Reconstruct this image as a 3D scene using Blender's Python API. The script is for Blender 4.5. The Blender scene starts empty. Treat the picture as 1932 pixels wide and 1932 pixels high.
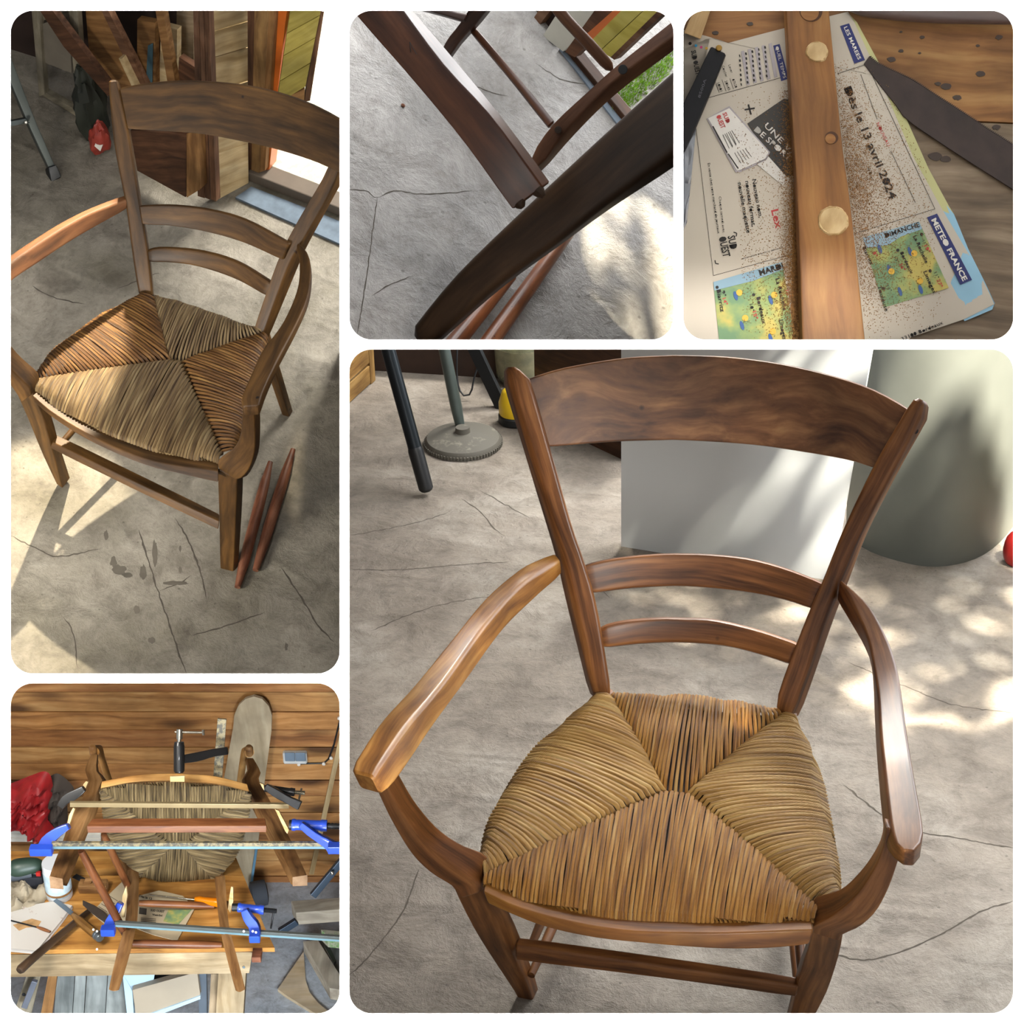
import bpy, math, random
import numpy as np
from mathutils import Matrix, Vector, noise as mnoise
random.seed(7)
RES = 1932.0; FPX = 3600.0; CX = CY = 966.0
# camera pose: world axes are those of the big armchair's floor
R4 = np.array([[0.97888, 0.20304, -0.02366], [0.07584, -0.46824, -0.88034], [-0.18982, 0.85996, -0.47375]])
T4 = np.array([0.3098, 0.6777, 3.3992])
U_, _s, V_ = np.linalg.svd(R4); R4 = U_ @ V_
CAM = -R4.T @ T4
sc = bpy.context.scene
COL = sc.collection
cam_d = bpy.data.cameras.new('camera'); cam = bpy.data.objects.new('camera', cam_d); COL.objects.link(cam)
cam_d.sensor_width = 36.0; cam_d.sensor_fit = 'HORIZONTAL'; cam_d.lens = 36.0 * FPX / RES
cam_d.clip_start = 0.05; cam_d.clip_end = 100
m_ = Matrix.Identity(4)
for i_ in range(3):
    m_[i_][0] = R4[0][i_]; m_[i_][1] = -R4[1][i_]; m_[i_][2] = -R4[2][i_]; m_[i_][3] = CAM[i_]
cam.matrix_world = m_; sc.camera = cam
sc.view_settings.view_transform = 'Standard'; sc.view_settings.look = 'None'
sc.view_settings.exposure = 0.0; sc.view_settings.gamma = 1.0; sc.view_settings.use_curve_mapping = False
sc.cycles.max_bounces = 6; sc.cycles.diffuse_bounces = 3; sc.cycles.glossy_bounces = 3
sc.cycles.transmission_bounces = 6; sc.cycles.sample_clamp_indirect = 4.0
try:
    sc.cycles.use_denoising = True
except Exception:
    pass
world = bpy.data.worlds.new('daylight'); sc.world = world; world.use_nodes = True
wb_ = world.node_tree.nodes['Background']; wb_.inputs[0].default_value = (0.90, 0.94, 1.0, 1); wb_.inputs[1].default_value = 0.38

def W(px, py, d):
    """the world point seen at pixel px,py and d metres in front of the camera"""
    return R4.T @ (np.array([(px - CX) / FPX * d, (py - CY) / FPX * d, d]) - T4)
def ray(px, py):
    r = R4.T @ np.array([(px - CX) / FPX, (py - CY) / FPX, 1.0]); return CAM, r
def depth(p): return float((R4 @ np.asarray(p) + T4)[2])
def nrm(v): v = np.asarray(v, float); return v / (np.linalg.norm(v) + 1e-12)

class Set:
    """one room corner: its own floor frame"""
    def __init__(s, R, T):
        U, _, V = np.linalg.svd(np.array(R)); s.R = U @ V; s.T = np.array(T)
        s.M = R4.T @ s.R; s.O = R4.T @ (s.T - T4)
        s.up = s.M[:, 2]; s.x = s.M[:, 0]; s.y = s.M[:, 1]
    def P(s, x, y, z): return s.M @ np.array([x, y, z], float) + s.O
    def L(s, p): return s.M.T @ (np.asarray(p) - s.O)
    def hit(s, px, py, n, c):       # plane n.x=c in the set's own axes
        o, r = ray(px, py); nw = s.M @ np.array(n, float)
        k = (c - np.dot(nw, o - s.O)) / np.dot(nw, r); return o + r * k
    def fl(s, px, py, z=0.0): return s.hit(px, py, (0, 0, 1), z)

def lamp(kind, name, loc, target, energy, color=(1, 1, 1), size=0.2, size_y=None, cone=None, blend=0.3, spread=None):
    l = bpy.data.lights.new(name, kind); l.energy = energy; l.color = color
    if kind == 'AREA':
        l.size = size
        if size_y: l.shape = 'RECTANGLE'; l.size_y = size_y
        if spread: l.spread = spread
    elif kind == 'SPOT':
        l.shadow_soft_size = size; l.spot_size = cone; l.spot_blend = blend
    o = bpy.data.objects.new(name, l); COL.objects.link(o)
    o.location = Vector(loc); d = Vector(nrm(np.asarray(target) - np.asarray(loc)))
    o.rotation_euler = d.to_track_quat('-Z', 'Y').to_euler(); return o
def CP(x, y, z): return R4.T @ (np.array([x, y, z], float) - T4)   # metres right, down, ahead of the camera

# ---- lamps ----
# added strip lamps that wash the white mount board at a grazing angle
for nm, a, sx in (('strip_left', CP(-1.35, 0, 1.25), 1), ('strip_right', CP(1.35, 0, 1.25), 1), ('strip_top', CP(0, -1.35, 1.25), 0), ('strip_bottom', CP(0, 1.35, 1.25), 0)):
    o = lamp('AREA', nm, a, CP(0, 0, 2.0), 60, (1, 1, 1), 0.10, 1.6, spread=math.radians(150))
    zc = Vector(nrm(np.array(a) - CP(0, 0, 2.0))); yc = Vector(R4[1] if sx else R4[0]); yc = (yc - zc * yc.dot(zc)).normalized(); xc = yc.cross(zc)
    mm = Matrix.Identity(4)
    for i in range(3): mm[i][0] = xc[i]; mm[i][1] = yc[i]; mm[i][2] = zc[i]; mm[i][3] = float(a[i])
    o.matrix_world = mm
# largest view: low sun from the right through leaves, soft window light from the upper right
lamp('SPOT', 'fill_spot_wide', CP(0.75, 0.15, 0.1), W(1285, 1230, 3.1), 360, (1.0, 0.97, 0.92), 0.35, cone=math.radians(27), blend=0.5)  # added front fill for the chair, not a source in the set
SUN4 = CP(1.75, -2.0, 1.5); AIM4 = CP(0.93, -0.06, 4.0)
lamp('SPOT', 'sun_largest_view', SUN4, AIM4, 8500, (1.0, 0.94, 0.80), 0.035, cone=math.radians(17), blend=0.2)
lamp('AREA', 'window_largest_view', CP(2.2, -1.2, 4.3), W(1400, 1500, 3.1), 52, (0.97, 0.98, 1.0), 1.3, 1.3)
lamp('AREA', 'window_largest_view_left', CP(0.2, -2.0, 4.4), W(1200, 1500, 3.1), 12, (1.0, 0.98, 0.94), 1.0, 1.0)
# tall view: light falls in over the boards at the back; two patches of low sun
S1t = Set([[0.92155, 0.38825, 0.0016], [0.32487, -0.76887, -0.55073], [-0.21259, 0.50804, -0.83468]], [-0.815, -0.2976, 5.3651])
lamp('AREA', 'door_light_tall_view', S1t.P(1.5, 1.2, 2.3), S1t.P(0.2, -0.5, 0), 74, (0.97, 0.98, 1.0), 1.1, 1.1)
F_, G_ = S1t.fl(118, 915), S1t.fl(30, 1250); dF = nrm(F_ - G_)
lamp('SPOT', 'sun_tall_view', F_ + dF * 1.9 + S1t.up * 2.25, S1t.fl(45, 1060), 1500, (1.0, 0.88, 0.66), 0.02, cone=math.radians(12.5), blend=0.3)
lamp('SPOT', 'sun_tall_view_right', S1t.fl(660, 870) + dF * 1.9 + S1t.up * 2.25, S1t.fl(672, 880), 900, (1.0, 0.88, 0.66), 0.03, cone=math.radians(8), blend=0.6)
lamp('AREA', 'yard_light_tall_view', S1t.P(0.75, 2.6, 1.9), S1t.P(0.6, 1.5, 0), 260, (1.0, 0.97, 0.9), 0.8, 0.8)
# middle view
lamp('AREA', 'window_middle_view', CP(0.0, -1.25, 2.6), W(950, 330, 2.7), 6.0, (0.93, 0.97, 1.0), 0.5, 0.5)
SUN2 = CP(0.16, -1.5, 2.45)
lamp('SPOT', 'sun_middle_view', SUN2, W(1213, 480, 2.84), 520, (1.0, 0.90, 0.68), 0.02, cone=math.radians(11), blend=0.15)
# top right view and workshop view
lamp('AREA', 'window_top_right_view', CP(0.7, -2.3, 2.4), W(1600, 400, 2.4), 9, (1.0, 0.98, 0.95), 0.5, 0.5)
lamp('SPOT', 'fill_spot', CP(0.95, -1.5, 0.5), W(1600, 350, 2.3), 190, (1.0, 0.98, 0.96), 0.12, cone=math.radians(17), blend=0.3)  # added front fill that evens out the newspaper
lamp('AREA', 'window_top_right_view_side', CP(2.9, -0.9, 2.3), W(1600, 360, 2.4), 9, (0.93, 0.97, 1.0), 0.8, 0.8)
lamp('AREA', 'lamp_workshop_view', CP(-1.55, 0.42, 4.0), W(330, 1560, 5.6), 36, (1.0, 0.96, 0.88), 0.4, 0.4)
lamp('AREA', 'fill_workshop_view', CP(-0.5, 1.9, 4.0), W(500, 1750, 5.8), 66, (0.86, 0.93, 1.0), 0.6, 0.6)  # added cool fill from below, for the floor and under the bench


# ---------------------------------------------------------------- materials
def mat(name):
    m = bpy.data.materials.new(name); m.use_nodes = True; nt = m.node_tree
    return m, nt, nt.nodes['Principled BSDF']
def nd(nt, t, **kw):
    n = nt.nodes.new(t)
    for k, v in kw.items():
        if k in n.inputs: n.inputs[k].default_value = v
        else: setattr(n, k, v)
    return n
def lk(nt, a, b): nt.links.new(a, b)
def grainvec(nt, sc3=(1, 1, 1), warp=0.0, wscale=3.0):
    at = nd(nt, 'ShaderNodeAttribute', attribute_name='grain')
    mp = nd(nt, 'ShaderNodeMapping'); mp.inputs['Scale'].default_value = sc3
    src = at.outputs['Vector']
    if warp:
        n = nd(nt, 'ShaderNodeTexNoise', Scale=wscale, Detail=2.0); lk(nt, src, n.inputs['Vector'])
        v = nd(nt, 'ShaderNodeVectorMath', operation='SCALE'); v.inputs['Scale'].default_value = warp
        lk(nt, n.outputs['Color'], v.inputs[0])
        a = nd(nt, 'ShaderNodeVectorMath', operation='ADD'); lk(nt, src, a.inputs[0]); lk(nt, v.outputs[0], a.inputs[1]); src = a.outputs[0]
    lk(nt, src, mp.inputs['Vector']); return mp.outputs['Vector']
def ramp(nt, fac, stops):
    r = nd(nt, 'ShaderNodeValToRGB'); e = r.color_ramp.elements
    while len(e) < len(stops): e.new(0.5)
    for el, (p, c) in zip(e, stops): el.position = p; el.color = (*c[:3], 1)
    lk(nt, fac, r.inputs[0]); return r.outputs['Color']
def bump(nt, bs, h, strength=0.3, dist=0.002, prev=None):
    b = nd(nt, 'ShaderNodeBump', Strength=strength, Distance=dist); lk(nt, h, b.inputs['Height'])
    if prev is not None: lk(nt, prev, b.inputs['Normal'])
    lk(nt, b.outputs['Normal'], bs.inputs['Normal']); return b.outputs['Normal']
def mixc(nt, fac, a, b, mode='MIX'):
    m = nd(nt, 'ShaderNodeMix', data_type='RGBA', blend_type=mode)
    if isinstance(fac, float): m.inputs[0].default_value = fac
    else: lk(nt, fac, m.inputs[0])
    for s, v in ((6, a), (7, b)):
        if isinstance(v, tuple): m.inputs[s].default_value = (*v[:3], 1)
        else: lk(nt, v, m.inputs[s])
    return m.outputs[2]
def srgb(h):
    h = h.lstrip('#'); c = [int(h[i:i + 2], 16) / 255 for i in (0, 2, 4)]
    return tuple(x / 12.92 if x <= .04045 else ((x + .055) / 1.055) ** 2.4 for x in c)
def wood(name, dark, mid, light, rough=0.45, gl=3.0, gx=45.0, coat=0.0, knots=0.0, worm=0.0, blot=0.35, bstr=0.15, fig=0.06):
    m, nt, bs = mat(name)
    v = grainvec(nt, (gl, gx, gx), fig, 4.0)
    n = nd(nt, 'ShaderNodeTexNoise', Scale=1.0, Detail=5.0, Roughness=0.6); lk(nt, v, n.inputs['Vector'])
    c = ramp(nt, n.outputs['Fac'], [(0.32, srgb(dark)), (0.5, srgb(mid)), (0.70, srgb(light))])
    n2 = nd(nt, 'ShaderNodeTexNoise', Scale=9.0, Detail=3.0); lk(nt, grainvec(nt, (1, 1, 1)), n2.inputs['Vector'])
    bl = ramp(nt, n2.outputs['Fac'], [(0.35, (1 - blot,) * 3), (0.65, (1.0,) * 3)])
    c = mixc(nt, 1.0, c, bl, 'MULTIPLY')
    if knots:
        vo = nd(nt, 'ShaderNodeTexVoronoi', Scale=1.0); lk(nt, grainvec(nt, (knots, knots * 3.0, knots * 3.0), 0.02, 6.0), vo.inputs['Vector'])
        k = ramp(nt, vo.outputs['Distance'], [(0.09, (1, 1, 1)), (0.24, (0, 0, 0))])
        c = mixc(nt, k, c, tuple(x * 0.35 for x in srgb(dark)))
    if worm:
        vo = nd(nt, 'ShaderNodeTexVoronoi', Scale=worm); lk(nt, grainvec(nt, (1, 1, 1)), vo.inputs['Vector'])
        k = ramp(nt, vo.outputs['Distance'], [(0.04, (1, 1, 1)), (0.07, (0, 0, 0))])
        c = mixc(nt, k, c, (0.01, 0.006, 0.004))
    lk(nt, c, bs.inputs['Base Color']); bs.inputs['Roughness'].default_value = rough
    bs.inputs['Coat Weight'].default_value = coat * 0.7; bs.inputs['Coat Roughness'].default_value = 0.22; bs.inputs['Specular IOR Level'].default_value = 0.3
    bump(nt, bs, n.outputs['Fac'], bstr, 0.001); return m
def plain(name, col, rough=0.5, metal=0.0, var=0.12, scale=12.0, bstr=0.0, coat=0.0, spec=None):
    m, nt, bs = mat(name); c = srgb(col)
    n = nd(nt, 'ShaderNodeTexNoise', Scale=scale, Detail=4.0); lk(nt, grainvec(nt), n.inputs['Vector'])
    cc = ramp(nt, n.outputs['Fac'], [(0.3, tuple(x * (1 - var) for x in c)), (0.7, tuple(min(1, x * (1 + var)) for x in c))])
    lk(nt, cc, bs.inputs['Base Color']); bs.inputs['Roughness'].default_value = rough; bs.inputs['Metallic'].default_value = metal
    bs.inputs['Coat Weight'].default_value = coat
    if spec is not None: bs.inputs['Specular IOR Level'].default_value = spec
    if bstr: bump(nt, bs, n.outputs['Fac'], bstr, 0.003)
    return m
def speckled(name, col, spot, dens=60.0, th=0.62, rough=0.7, metal=0.0, stretch=(1, 1, 1)):
    m, nt, bs = mat(name)
    n = nd(nt, 'ShaderNodeTexNoise', Scale=dens, Detail=5.0, Roughness=0.7); lk(nt, grainvec(nt, stretch), n.inputs['Vector'])
    c = ramp(nt, n.outputs['Fac'], [(th - 0.06, srgb(col)), (th + 0.05, srgb(spot))])
    lk(nt, c, bs.inputs['Base Color']); bs.inputs['Roughness'].default_value = rough; bs.inputs['Metallic'].default_value = metal; return m
def concrete(name, dark, mid, light, rough=0.62, seed=0.0, stroke=1.0, crack=1.0, bst=0.7, spots=0.0):
    m, nt, bs = mat(name)
    at = nd(nt, 'ShaderNodeAttribute', attribute_name='grain'); off = nd(nt, 'ShaderNodeVectorMath', operation='ADD')
    lk(nt, at.outputs['Vector'], off.inputs[0]); off.inputs[1].default_value = (seed, seed * 0.7, 0); V = off.outputs[0]
    def N(scale, det=5.0, ro=0.6, src=V, typ='FBM', dist=0.0):
        n = nd(nt, 'ShaderNodeTexNoise', Scale=scale, Detail=det, Roughness=ro, Distortion=dist)
        try: n.noise_type = typ
        except Exception: pass
        lk(nt, src, n.inputs['Vector']); return n.outputs['Fac']
    big = N(2.6, 6.0, 0.62); c = ramp(nt, big, [(0.34, srgb(dark)), (0.5, srgb(mid)), (0.66, srgb(light))])
    mp = nd(nt, 'ShaderNodeMapping'); mp.inputs['Rotation'].default_value = (0, 0, 0.75); mp.inputs['Scale'].default_value = (3, 9, 1); lk(nt, V, mp.inputs['Vector'])
    st = N(1.3, 7.0, 0.6, mp.outputs['Vector'], 'RIDGED_MULTIFRACTAL', 0.8)
    fine = N(75.0, 5.0, 0.75); mid_ = N(13.0, 8.0, 0.72, dist=0.5)
    c = mixc(nt, 0.9, c, ramp(nt, mid_, [(0.36, (0.66, 0.64, 0.62)), (0.52, (1, 1, 1)), (0.66, (1.12, 1.12, 1.11))]), 'MULTIPLY')
    c = mixc(nt, 0.8, c, ramp(nt, fine, [(0.3, (0.78, 0.77, 0.76)), (0.55, (1, 1, 1)), (0.7, (1.1, 1.1, 1.1))]), 'MULTIPLY')
    vs = nd(nt, 'ShaderNodeTexVoronoi', Scale=26.0); lk(nt, V, vs.inputs['Vector'])
    c = mixc(nt, 0.6, c, ramp(nt, vs.outputs['Distance'], [(0.05, (0.35, 0.33, 0.3)), (0.09, (1, 1, 1))]), 'MULTIPLY')
    rg = ramp(nt, st, [(0.2, (0.78, 0.77, 0.75)), (0.55, (1.0, 1.0, 1.0)), (0.9, (1.28, 1.26, 1.24))]); c = mixc(nt, 0.7 * stroke, c, rg, 'MULTIPLY')
    if spots:
        s2 = N(4.5, 4.0); c = mixc(nt, spots, c, ramp(nt, s2, [(0.60, (1, 1, 1)), (0.66, (0.5, 0.48, 0.46))]), 'MULTIPLY')
    lk(nt, c, bs.inputs['Base Color']); bs.inputs['Roughness'].default_value = rough
    h1 = bump(nt, bs, st, 0.5 * stroke * bst, 0.010); h2 = bump(nt, bs, mid_, 0.55 * bst, 0.010, h1); bump(nt, bs, fine, 0.5 * bst, 0.003, h2)
    return m
def crack(S, lines, parent, w=0.0016, cut=None, m=None, jit=2.2):
    """recessed joints and cracks in the concrete, drawn as thin dark grooves"""
    mb = MB()
    for ln in lines:
        P = cr(ln, max(8, int(sum(math.dist(a, b) for a, b in zip(ln, ln[1:])) / 7)))
        P = P + np.array([[mnoise.noise(Vector((x * .09, y * .09, 1))) * jit, mnoise.noise(Vector((x * .09, y * .09, 7))) * jit] for x, y in P])
        Q = [S.fl(x, y, 0.0) for x, y in P]; t = np.gradient(np.array(Q), axis=0); n = len(Q)
        L = []
        for i, (q, d) in enumerate(zip(Q, t)):
            s = nrm(np.cross(d, S.up)); ww = w * (0.45 + 0.9 * abs(mnoise.noise(Vector((i * .4, P[i][0] * .05, 3))))) * min(1, (i + .5) / 3, (n - i - .5) / 3); L += [q - s * ww + S.up * .0004, q + s * ww + S.up * .0004]
        mb.add(L, [(2 * i, 2 * i + 1, 2 * i + 3, 2 * i + 2) for i in range(n - 1)])
    return obj('crack', mb, m or M_crack, parent, kind='stuff', smooth=False, cut=cut)
def rushmat(name, stops, tw=0.5):
    """grain = (metres along strand, turn around it 0..1, strand number)"""
    m, nt, bs = mat(name)
    n = nd(nt, 'ShaderNodeTexNoise', Scale=1.0, Detail=3.0); lk(nt, grainvec(nt, (9, 0.3, 0.35)), n.inputs['Vector'])
    c = ramp(nt, n.outputs['Fac'], [(0.3, srgb(stops[0])), (0.47, srgb(stops[1])), (0.6, srgb(stops[2])), (0.75, srgb(stops[3]))])
    f = nd(nt, 'ShaderNodeTexNoise', Scale=1.0, Detail=2.0); lk(nt, grainvec(nt, (60, 30, 3.3)), f.inputs['Vector'])
    c = mixc(nt, 0.5, c, ramp(nt, f.outputs['Fac'], [(0.3, (0.7, 0.66, 0.58)), (0.6, (1.1, 1.08, 1.0))]), 'MULTIPLY')
    w = nd(nt, 'ShaderNodeTexWave', Scale=1.0, Distortion=1.2); w.inputs['Detail'].default_value = 1.0; w.bands_direction = 'X'
    mp = nd(nt, 'ShaderNodeMapping'); at = nd(nt, 'ShaderNodeAttribute', attribute_name='grain')
    sx = nd(nt, 'ShaderNodeSeparateXYZ'); lk(nt, at.outputs['Vector'], sx.inputs[0])
    a = nd(nt, 'ShaderNodeMath', operation='MULTIPLY'); a.inputs[1].default_value = 32.0; lk(nt, sx.outputs[0], a.inputs[0])
    b = nd(nt, 'ShaderNodeMath', operation='MULTIPLY_ADD'); b.inputs[1].default_value = 0.628; lk(nt, sx.outputs[1], b.inputs[0]); lk(nt, a.outputs[0], b.inputs[2])
    z = nd(nt, 'ShaderNodeMath', operation='MULTIPLY_ADD'); z.inputs[1].default_value = 1.37; lk(nt, sx.outputs[2], z.inputs[0]); lk(nt, b.outputs[0], z.inputs[2])
    cb = nd(nt, 'ShaderNodeCombineXYZ'); lk(nt, z.outputs[0], cb.inputs[0]); lk(nt, cb.outputs[0], w.inputs['Vector'])
    c = mixc(nt, tw, c, ramp(nt, w.outputs['Fac'], [(0.03, (0.40, 0.31, 0.22)), (0.30, (1, 1, 1))]), 'MULTIPLY')
    lk(nt, c, bs.inputs['Base Color']); bs.inputs['Roughness'].default_value = 0.5
    bump(nt, bs, w.outputs['Fac'], 0.8, 0.002); return m

# ---------------------------------------------------------------- mesh building
class MB:
    def __init__(s): s.v = []; s.f = []; s.g = []; s.k = random.random() * 40
    def add(s, verts, faces, grain=None):
        o = len(s.v)
        s.v += [tuple(map(float, p)) for p in verts]
        s.g += [tuple(map(float, q)) for q in (grain if grain is not None else verts)]
        s.f += [tuple(i + o for i in f) for f in faces]; return s
def cr(poly, n):
    """n points evenly along a smooth curve through poly (any dimension)"""
    P = np.array(poly, float)
    if len(P) == 2: return np.array([P[0] + (P[1] - P[0]) * t for t in np.linspace(0, 1, n)])
    Q = np.vstack([2 * P[0] - P[1], P, 2 * P[-1] - P[-2]]); o = []
    for i in range(len(P) - 1):
        a, b, c, d = Q[i:i + 4]
        for t in np.linspace(0, 1, 12, endpoint=False):
            o.append(0.5 * (2 * b + (c - a) * t + (2 * a - 5 * b + 4 * c - d) * t * t + (3 * b - a - 3 * c + d) * t ** 3))
    o.append(P[-1]); o = np.array(o); s = np.r_[0, np.cumsum(np.linalg.norm(np.diff(o, axis=0), axis=1))]
    u = np.linspace(0, s[-1], n); return np.array([np.interp(u, s, o[:, k]) for k in range(o.shape[1])]).T
def sedge(S, poly, z, n, off=0.0):
    """pixel line laid on height z of a set, shifted off metres towards the camera"""
    P = [S.fl(x, y, z) for x, y in cr(poly, n)]; return np.array([p + nrm(CAM - p) * off for p in P])
def dedge(poly, like, n):
    """pixel line at the depths of another edge"""
    return np.array([W(x, y, depth(q)) for (x, y), q in zip(cr(poly, n), like)])
def edge(poly, d, n):
    q = cr(poly, n); dd = np.interp(np.linspace(0, 1, n), np.linspace(0, 1, len(d)), d)
    return np.array([W(x, y, z) for (x, y), z in zip(q, dd)])
def beam(mb, E1, E2, E3, r=0.004, ns=2, cap=(1, 1)):
    """solid through stations; E1 corner, E2 and E3 its neighbours (parallelogram section), corners rounded by r metres"""
    E1, E2, E3 = map(np.asarray, (E1, E2, E3)); n = len(E1)
    C = (E2 + E3) / 2; A = (E2 - E1) / 2; B = (E3 - E1) / 2
    tan = np.gradient(C, axis=0); s = np.r_[0, np.cumsum(np.linalg.norm(np.diff(C, axis=0), axis=1))]
    rings = []; gr = []; k = mb.k
    def ring(c, a, b, rr, sh, sl):
        la, lb = np.linalg.norm(a), np.linalg.norm(b)
        ru, rv = min(0.95, rr / la), min(0.95, rr / lb); p = []; g = []
        for (cu, cv, a0) in ((1, 1, 0), (-1, 1, 1), (-1, -1, 2), (1, -1, 3)):
            for j in range(ns + 1):
                th = (a0 + j / ns) * math.pi / 2
                u = (cu * (1 - ru) + ru * math.cos(th)); v = (cv * (1 - rv) + rv * math.sin(th))
                u *= 1 - sh / la if la > sh * 1.2 else 0.3; v *= 1 - sh / lb if lb > sh * 1.2 else 0.3
                p.append(c + a * u + b * v); g.append((sl + k, u * la + k, v * lb))
        return p, g
    sts = []
    tl = lambda i: nrm(tan[i])
    if cap[0]: sts += [(C[0], A[0], B[0], r * 0.8, 0), (C[0] + tl(0) * r * 0.7, A[0], B[0], r * 0.15, s[0])]
    else: sts += [(C[0], A[0], B[0], 0, 0)]
    for i in range(1, n - 1): sts.append((C[i], A[i], B[i], 0, s[i]))
    if cap[1]: sts += [(C[-1] - tl(-1) * r * 0.7, A[-1], B[-1], r * 0.15, s[-1]), (C[-1], A[-1], B[-1], r * 0.8, s[-1])]
    else: sts += [(C[-1], A[-1], B[-1], 0, s[-1])]
    vs = []; gs = []; m = 4 * (ns + 1)
    for (c, a, b, sh, sl) in sts:
        p, g = ring(c, a, b, r, sh, sl); vs += p; gs += g
    fs = []; N = len(sts)
    for i in range(N - 1):
        for j in range(m): fs.append((i * m + j, i * m + (j + 1) % m, (i + 1) * m + (j + 1) % m, (i + 1) * m + j))
    fs.append(tuple(range(m))[::-1]); fs.append(tuple((N - 1) * m + j for j in range(m)))
    mb.add(vs, fs, gs); return mb
def B3(mb, p1, p2, p3, d, da=0.0, db=0.02, n=14, r=0.004, cap=(1, 1), ns=2):
    d = np.atleast_1d(d); f = lambda q: np.array(d) + q
    return beam(mb, edge(p1, f(0), n), edge(p2, f(da), n), edge(p3, f(db), n), r, ns, cap)
def bar(mb, a, b, w, h, up=(0, 0, 1), r=0.002, n=2, w2=None, h2=None):
    """straight bar from a to b, w across, h along up"""
    a, b = np.array(a, float), np.array(b, float); t = nrm(b - a); s = nrm(np.cross(t, up)); u = np.cross(s, t)
    w2 = w if w2 is None else w2; h2 = h if h2 is None else h2
    ts = np.linspace(0, 1, n); C = [a + (b - a) * q for q in ts]
    E1 = [c - s * (w + (w2 - w) * q) / 2 - u * (h + (h2 - h) * q) / 2 for c, q in zip(C, ts)]
    E2 = [c + s * (w + (w2 - w) * q) / 2 - u * (h + (h2 - h) * q) / 2 for c, q in zip(C, ts)]
    E3 = [c - s * (w + (w2 - w) * q) / 2 + u * (h + (h2 - h) * q) / 2 for c, q in zip(C, ts)]
    return beam(mb, E1, E2, E3, r)
def box(mb, c, ax, ay, az, r=0.0015):
    """box with half vectors ax, ay, az about c"""
    c, ax, ay, az = (np.array(q, float) for q in (c, ax, ay, az))
    return beam(mb, [c - ax - ay - az, c + ax - ay - az], [c - ax + ay - az, c + ax + ay - az], [c - ax - ay + az, c + ax - ay + az], r)
def tube(mb, path, rad, seg=12, caps=True, idx=0.0):
    P = np.array(path, float); n = len(P); rad = np.broadcast_to(np.array(rad, float), (n,))
    T = np.gradient(P, axis=0); ref = np.array([0.13, 0.31, 0.94]); s = np.r_[0, np.cumsum(np.linalg.norm(np.diff(P, axis=0), axis=1))]
    if abs(np.dot(nrm(T[0]), ref)) > 0.9: ref = np.array([0.9, 0.2, 0.1])
    N = nrm(np.cross(T[0], ref)); vs = []; gs = []; fs = []
    for i in range(n):
        t = nrm(T[i]); N = nrm(N - t * np.dot(N, t)); B = np.cross(t, N)
        for j in range(seg):
            a = 2 * math.pi * j / seg; vs.append(P[i] + (N * math.cos(a) + B * math.sin(a)) * rad[i]); gs.append((s[i] + mb.k, math.cos(a) * rad[i] + idx + mb.k, math.sin(a) * rad[i]))
    for i in range(n - 1):
        for j in range(seg): fs.append((i * seg + j, i * seg + (j + 1) % seg, (i + 1) * seg + (j + 1) % seg, (i + 1) * seg + j))
    if caps: fs.append(tuple(range(seg))[::-1]); fs.append(tuple((n - 1) * seg + j for j in range(seg)))
    return mb.add(vs, fs, gs)
def lathe(mb, c, axis, prof, seg=32, ref=None):
    """prof: (radius, height along axis)"""
    c = np.array(c, float); ax = nrm(axis); q = np.array([1, 0, 0.01]) if abs(ax[0]) < 0.8 else np.array([0, 1, 0.01])
    u = nrm(np.cross(ax, q)); v = np.cross(ax, u); vs = []; fs = []; n = len(prof)
    for (r, h) in prof:
        for j in range(seg):
            a = 2 * math.pi * j / seg; vs.append(c + ax * h + (u * math.cos(a) + v * math.sin(a)) * max(r, 1e-4))
    for i in range(n - 1):
        for j in range(seg): fs.append((i * seg + j, i * seg + (j + 1) % seg, (i + 1) * seg + (j + 1) % seg, (i + 1) * seg + j))
    fs.append(tuple(range(seg))[::-1]); fs.append(tuple((n - 1) * seg + j for j in range(seg)))
    return mb.add(vs, fs)
def slab(mb, pts, nvec, th, grain=None):
    """polygon pts (world) thickened by th along -nvec"""
    P = [np.array(p, float) for p in pts]; n = nrm(nvec) * th; m = len(P)
    vs = P + [p - n for p in P]; k = mb.k
    x = nrm(P[1] - P[0]) if grain is None else nrm(grain); y = nrm(np.cross(nvec, x)); z = nrm(nvec)
    gs = [(np.dot(p, x) + k, np.dot(p, y) + k, np.dot(p, z)) for p in vs]
    fs = [tuple(range(m)), tuple(range(m, 2 * m))[::-1]] + [(i, i + m, (i + 1) % m + m, (i + 1) % m) for i in range(m)]
    return mb.add(vs, fs, gs)
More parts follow.
